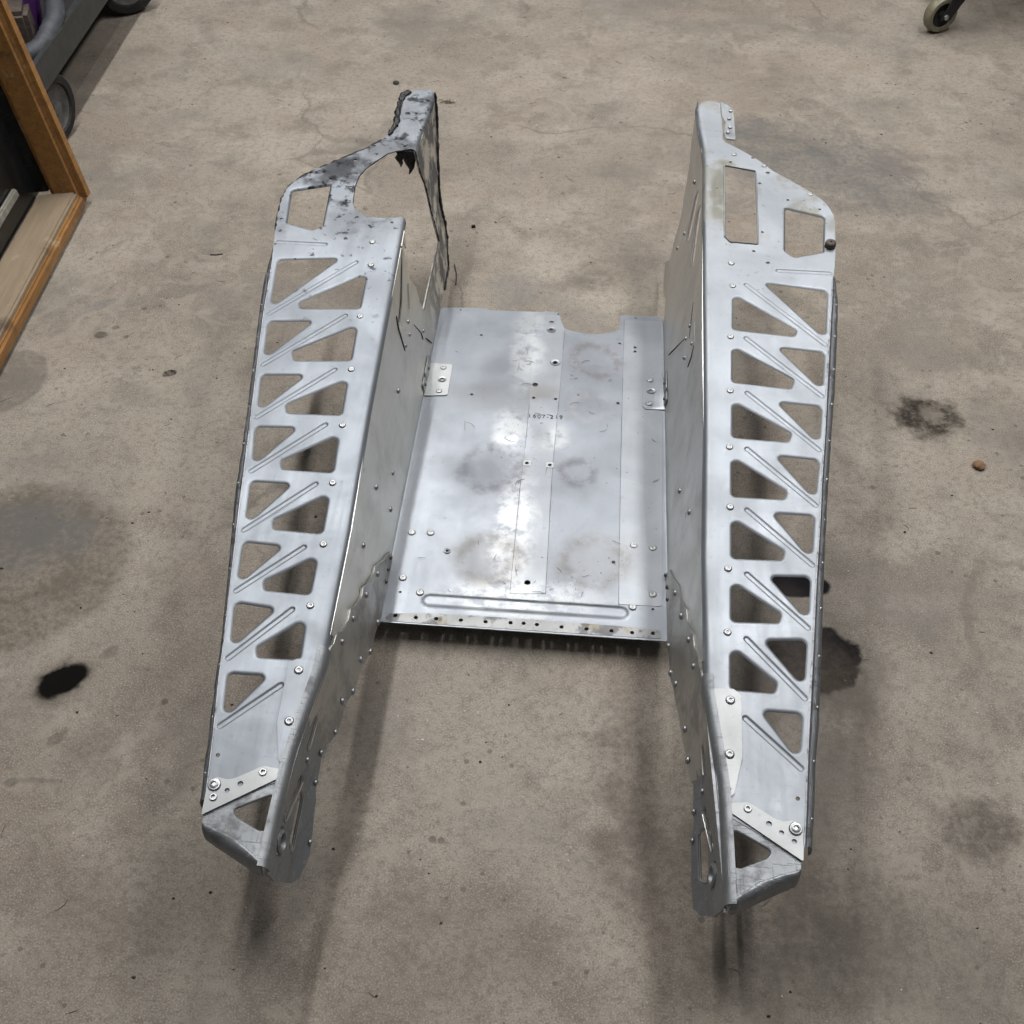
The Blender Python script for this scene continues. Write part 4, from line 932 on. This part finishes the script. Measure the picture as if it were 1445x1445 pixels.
# ================================================================== background things
def lathe_x(prof, n=32):
    """lathe about the X axis: (radius, x)"""
    bm = lathe([(r, x) for r, x in prof], n)
    bmesh.ops.rotate(bm, verts=bm.verts, matrix=Matrix.Rotation(math.pi/2, 3, 'Y')); return bm
def wheel(parent, name, loc, R_, w, rz, tyre_mat, hub_mat, treads=0):
    h = w/2
    t = from_bm('tyre', lathe_x([(R_*.66, -h*.75), (R_*.70, -h), (R_*.90, -h), (R_*.98, -h*.6), (R_, 0), (R_*.98, h*.6), (R_*.90, h), (R_*.70, h), (R_*.66, h*.75)]), tyre_mat, None, 50)
    r = from_bm('rim', lathe_x([(0, -h*.5), (R_*.2, -h*.55), (R_*.22, -h*.3), (R_*.55, -h*.45), (R_*.68, -h*.8), (R_*.68, h*.8), (R_*.55, h*.45), (R_*.22, h*.3), (R_*.2, h*.9), (R_*.10, h*.95), (0, h*.95)]), hub_mat, None, 40)
    e = bpy.data.objects.new(name, None); C.objects.link(e); e.parent = parent; e.location = loc; e.rotation_euler = (0, 0, rz); e.empty_display_size = .05
    t.parent = e; r.parent = e
    return e

# leaning wooden frame with black panel, left edge of the picture
def build_cabinet():
    e = bpy.data.objects.new('wood_framed_panel', None); C.objects.link(e)
    (x0, y0), (x1, y1) = [p[:2] for p in D['cab']]
    e.location = (x0, y0, 0)
    ang = math.atan2(-(x1-x0), -(y1-y0))*-1
    e.rotation_euler = (0, math.radians(-7), math.atan2(x1-x0, -(y1-y0)))
    tag(e, 'leaning black panel in a scuffed orange wooden frame at the left edge', 'framed panel')
    def bar(name, verts_yz, mat, bev=.006):
        bm = bmesh.new(); (ax, ay, az), (bx_, by_, bz_) = verts_yz
        box(bm, ((ax+bx_)/2, (ay+by_)/2, (az+bz_)/2), (abs(bx_-ax), abs(by_-ay), abs(bz_-az)))
        bmesh.ops.bevel(bm, geom=bm.edges[:], offset=bev, segments=3, affect='EDGES')
        return from_bm(name, bm, mat, e, 40)
    # local: x toward the room, -y along the rail toward the camera, z up
    b = bar('bottom_rail', ((-.085, -1.6, .004), (0, -.036, .040)), M['woodtop'], .004)
    bar('rail_moulding', ((-.004, -1.6, .004), (.010, -.034, .030)), M['wood'], .005)
    bar('stile', ((-.060, -.040, .004), (.014, .006, 1.4)), M['wood'], .014)
    bar('stile_return', ((-.105, -.030, .040), (-.061, -.0, 1.4)), M['blackglass'], .003)
    bar('black_panel', ((-.115, -1.6, .036), (-.086, -.02, 1.4)), M['blackglass'], .002)
    bar('trim_strip', ((-.086, -.66, .085), (-.074, -.115, .103)), M['greytrim'], .003)
    bar('trim_strip', ((-.086, -.66, .118), (-.072, -.20, .130)), M['greytrim'], .003)
    return e
build_cabinet()

# wheeled dark steel cart behind it
def build_cart():
    e = bpy.data.objects.new('steel_cart', None); C.objects.link(e)
    w1 = D['wheel1'][0]; w2 = D['wheel2'][0]
    e.location = (w1[0]-.1, w1[1], 0)
    tag(e, 'low dark steel cart on black rubber wheels behind the wooden frame', 'cart')
    loc = lambda x, y, z: (x-e.location.x, y-e.location.y, z)
    wheel(e, 'wheel', loc(w1[0]-.034, w1[1]+.015, .076), .076, .040, -.12, M['rubber'], M['rim'])
    wheel(e, 'wheel', loc(w2[0]+.010, w2[1]+.045, .080), .080, .045, -.95, M['rubber'], M['rim'])
    bm = bmesh.new(); d = Vector((w2[0]-w1[0], w2[1]-w1[1], 0)).normalized(); r = Matrix.Rotation(.03, 3, 'Z')
    c = Vector(loc(-1.140, 1.80, .170))
    box(bm, c, (.012, 1.3, .065), r); box(bm, c+Vector((-.035, 0, -.030)), (.065, 1.3, .008), r)
    from_bm('frame_rail', bm, M['darksteel'], e, 30)
    bm = bmesh.new(); box(bm, c+Vector((-.30, 0, -.038)), (.50, 1.2, .012), r); from_bm('deck', bm, M['rubber'], e, 30)
    bm = bmesh.new(); P = [Vector(loc(-1.30, 1.30, .165)), Vector(loc(-1.20, 1.31, .17)), Vector(loc(-1.145, 1.36, .19)), Vector(loc(-1.145, 1.46, .21)), Vector(loc(-1.19, 1.58, .24)), Vector(loc(-1.32, 1.66, .30))]
    Q = []
    for i in range(len(P)-1):
        for k in range(10): Q.append(P[i].lerp(P[i+1], k/10))
    for _ in range(6): Q = [Q[0]]+[(Q[i-1]+Q[i]*2+Q[i+1])/4 for i in range(1, len(Q)-1)]+[Q[-1]]
    tube(bm, Q, [.020+.0025*(i % 2) for i in range(len(Q))], 10)
    h = from_bm('hose', bm, M['hose'], None, 60); h.location = e.location
    tag(h, 'grey ribbed hose lying on the dark steel cart', 'hose')
    bm = bmesh.new(); vs = box(bm, (0, 0, 0), (.05, .20, .22)); bmesh.ops.bevel(bm, geom=bm.edges[:], offset=.012, segments=2, affect='EDGES')
    q = from_bm('purple_case', bm, M['purple'], None, 40); q.location = (-1.255, 1.57, .245); q.rotation_euler = (.1, .15, .5)
    tag(q, 'purple plastic case standing on the dark steel cart', 'case')
    bm = bmesh.new(); box(bm, (0, 0, 0), (.09, .12, .10)); bmesh.ops.bevel(bm, geom=bm.edges[:], offset=.01, segments=2, affect='EDGES')
    q2 = from_bm('brown_block', bm, M['bumper'], None, 40); q2.location = (-1.25, 1.46, .188); q2.rotation_euler = (0, 0, .3)
    tag(q2, 'small brown block on the dark steel cart beside the purple case', 'block')
build_cart()

# caster of a tool stand, top right
def build_caster():
    p = D['caster'][0]; e = bpy.data.objects.new('tool_stand', None); C.objects.link(e); e.location = (p[0], p[1], 0)
    tag(e, 'black tool stand leg on an olive caster wheel at the top right', 'tool stand')
    rz = -1.12
    w = wheel(e, 'caster_wheel', (0, .02, .046), .046, .028, rz, M['tread'], M['rubber'])
    ax = Vector((math.cos(rz), math.sin(rz), 0)); fw = Vector((-ax.y, ax.x, 0))
    bm = bmesh.new(); c = Vector((0, .02, .046))
    for sg in (-1, 1):
        a = c+ax*.021*sg; b = a+Vector((0, 0, .055))+fw*.038
        pr = [a+fw*-.012+Vector((0, 0, -.008)), a+fw*.014+Vector((0, 0, -.012)), b+fw*.022, b+fw*-.026]
        f0 = [bm.verts.new(q+ax*.0015) for q in pr]; f1 = [bm.verts.new(q-ax*.0015) for q in pr]
        bm.faces.new(f0); bm.faces.new(f1[::-1])
        for k in range(4): bm.faces.new((f0[k], f1[k], f1[(k+1) % 4], f0[(k+1) % 4]))
    top = c+fw*.038+Vector((0, 0, .058)); box(bm, top, (.055, .055, .008), Matrix.Rotation(rz, 3, 'Z'))
    from_bm('fork', bm, M['rubber'], e, 30)
    place(mesh_of(lathe([(.007, 0), (.007, .004), (.004, .007), (0, .0075)], 8), 'axle_bolt', M['rivet']), 'axle_bolt', c+ax*.0228, ax, e)
    bm = bmesh.new(); box(bm, top+Vector((.02, .02, .12)), (.04, .04, .24)); from_bm('leg', bm, M['rubber'], e, 30)
    bm = bmesh.new(); box(bm, top+Vector((.42, .12, .26)), (.86, .30, .06)); bmesh.ops.bevel(bm, geom=bm.edges[:], offset=.01, segments=2, affect='EDGES'); from_bm('base_tray', bm, M['red'], e, 40)
build_caster()

# ================================================================== small things lying about
def on_floor(name, bm, mat, x, y, rz, label, cat):
    o = from_bm(name, bm, mat, None, 40); o.location = (x, y, 0); o.rotation_euler = (0, 0, rz); tag(o, label, cat); return o
dz = D['debris']
bm = bmesh.new(); r = bmesh.ops.create_icosphere(bm, subdivisions=2, radius=.007)
for v in bm.verts: v.co *= 1+.35*noise.noise(v.co*400); v.co.z = v.co.z*.5+.0035
on_floor('clod', bm, M['grit'], dz[0][0], dz[0][1], .3, 'small dark crumbly clod on the floor beyond the torn left tip', 'clod')
bm = bmesh.new(); box(bm, (0, 0, .0028), (.008, .0055, .0055)); bmesh.ops.bevel(bm, geom=bm.edges[:], offset=.001, segments=2, affect='EDGES')
on_floor('rubber_scrap', bm, M['rubber'], dz[1][0], dz[1][1], .4, 'tiny black rubber scrap on the concrete right of the torn wall', 'scrap')
bm = bmesh.new(); tube(bm, [(-.006, .034, .004), (-.003, .022, .0025), (.001, .008, .0015), (.003, -.010, .0015), (.0035, -.030, .0015)], .0011, 6, .2)
on_floor('twig', bm, M['grit'], dz[2][0], dz[2][1], 0, 'thin dark curved twig on the floor beyond the panel', 'twig')
bm = bmesh.new()
for k in range(26):
    a = random.uniform(0, 6.28); c = Vector((random.gauss(0, .008), random.gauss(0, .004), random.uniform(.0008, .003))); d = Vector((math.cos(a), math.sin(a)*.6, 0))*random.uniform(.004, .009)
    tube(bm, [c-d, c+Vector((0, 0, .001)), c+d], .0005, 4)
on_floor('needle_tuft', bm, M['needle'], dz[3][0], dz[3][1], 0, 'little tuft of brown dry needles beyond the torn left tip', 'tuft')
bm = bmesh.new(); r = bmesh.ops.create_icosphere(bm, subdivisions=2, radius=.010)
for v in bm.verts: v.co *= 1+.4*noise.noise(v.co*250); v.co.z = v.co.z*.55+.005
on_floor('dirt_lump', bm, M['lump'], dz[4][0], dz[4][1], .3, 'reddish brown dirt lump on the floor at the right edge', 'lump')
bm = bmesh.new(); tube(bm, [(-.012, .001, .0012), (0, -.001, .0012), (.013, .002, .0012)], .0011, 5, .2)
on_floor('twig', bm, M['grit'], dz[6][0], dz[6][1], .15, 'short straight dark twig left of the left running board', 'twig')

def scatter(name, mat, count, region, size, label, seed, zfun, long=False):
    rnd = random.Random(seed); bm = bmesh.new()
    for k in range(count):
        x, y = region(rnd); z = zfun(x, y); s = rnd.uniform(*size)*rnd.choice((.6, .8, 1, 1, 1.3))
        if long:
            a = rnd.uniform(0, 6.28); bend = rnd.uniform(-.9, .9); L = s; pts = []
            p = Vector((x, y, z+.0004))
            for j in range(5):
                pts.append(p.copy()); p = p+Vector((math.cos(a), math.sin(a), rnd.uniform(-.02, .06)))*L/4; a += bend*.5
            tube(bm, pts, [.0002, .0003, .00032, .00028, .00018], 4)
        else:
            n = 6; t = bm.verts.new((x, y, z+s*.55)); ring = []
            for j in range(n):
                th = 2*math.pi*j/n+rnd.uniform(-.3, .3); rr = s*rnd.uniform(.6, 1.15); ring.append(bm.verts.new((x+rr*math.cos(th), y+rr*.8*math.sin(th), z+rnd.uniform(0, s*.15))))
            for j in range(n): bm.faces.new((ring[j], ring[(j+1) % n], t))
    o = from_bm(name, bm, mat, None, 0); tag(o, label, 'debris', kind='stuff'); return o
zf0 = lambda x, y: .0002
def reg_floor(r): return (r.uniform(-1.2, 1.15), r.uniform(-.6, 2.0))
scatter('floor_grit', M['grit'], 420, reg_floor, (.0008, .0028), 'fine dark grit scattered over the concrete floor', 1, zf0)
scatter('pale_flecks', M['chip'], 240, reg_floor, (.0006, .0019), 'tiny pale flecks scattered over the concrete floor', 2, zf0)
scatter('floor_needles', M['needle'], 130, reg_floor, (.008, .024), 'dry needles and hairs scattered over the concrete floor', 3, zf0, True)
ZP = lambda x, y: pz(x, y, .0012)[2]
CL = [(-.03, .58), (-.055, .36), (-.03, .30), (-.02, .44), (-.03, .12), (.02, .10), (.09, .11), (.06, .56), (.13, .135), (-.10, .05), (.0, .33), (.16, .31), (.07, .085)]
def reg_panel(r):
    if r.random() < .75:
        c = r.choice(CL); x, y = c[0]+r.gauss(0, .018), c[1]+r.gauss(0, .014)
    else: x, y = r.uniform(-.19, .19), r.uniform(.03, .68)
    return (max(-.19, min(.19, x)), max(.03, min(.63, y)))
scatter('panel_fibres', M['needle'], 55, reg_panel, (.004, .022), 'fine dry fibres and hairs lying on the tunnel panel', 4, ZP, True)
scatter('panel_grit', M['grit'], 160, reg_panel, (.0004, .0010), 'specks of dirt lying on the tunnel panel', 5, ZP)
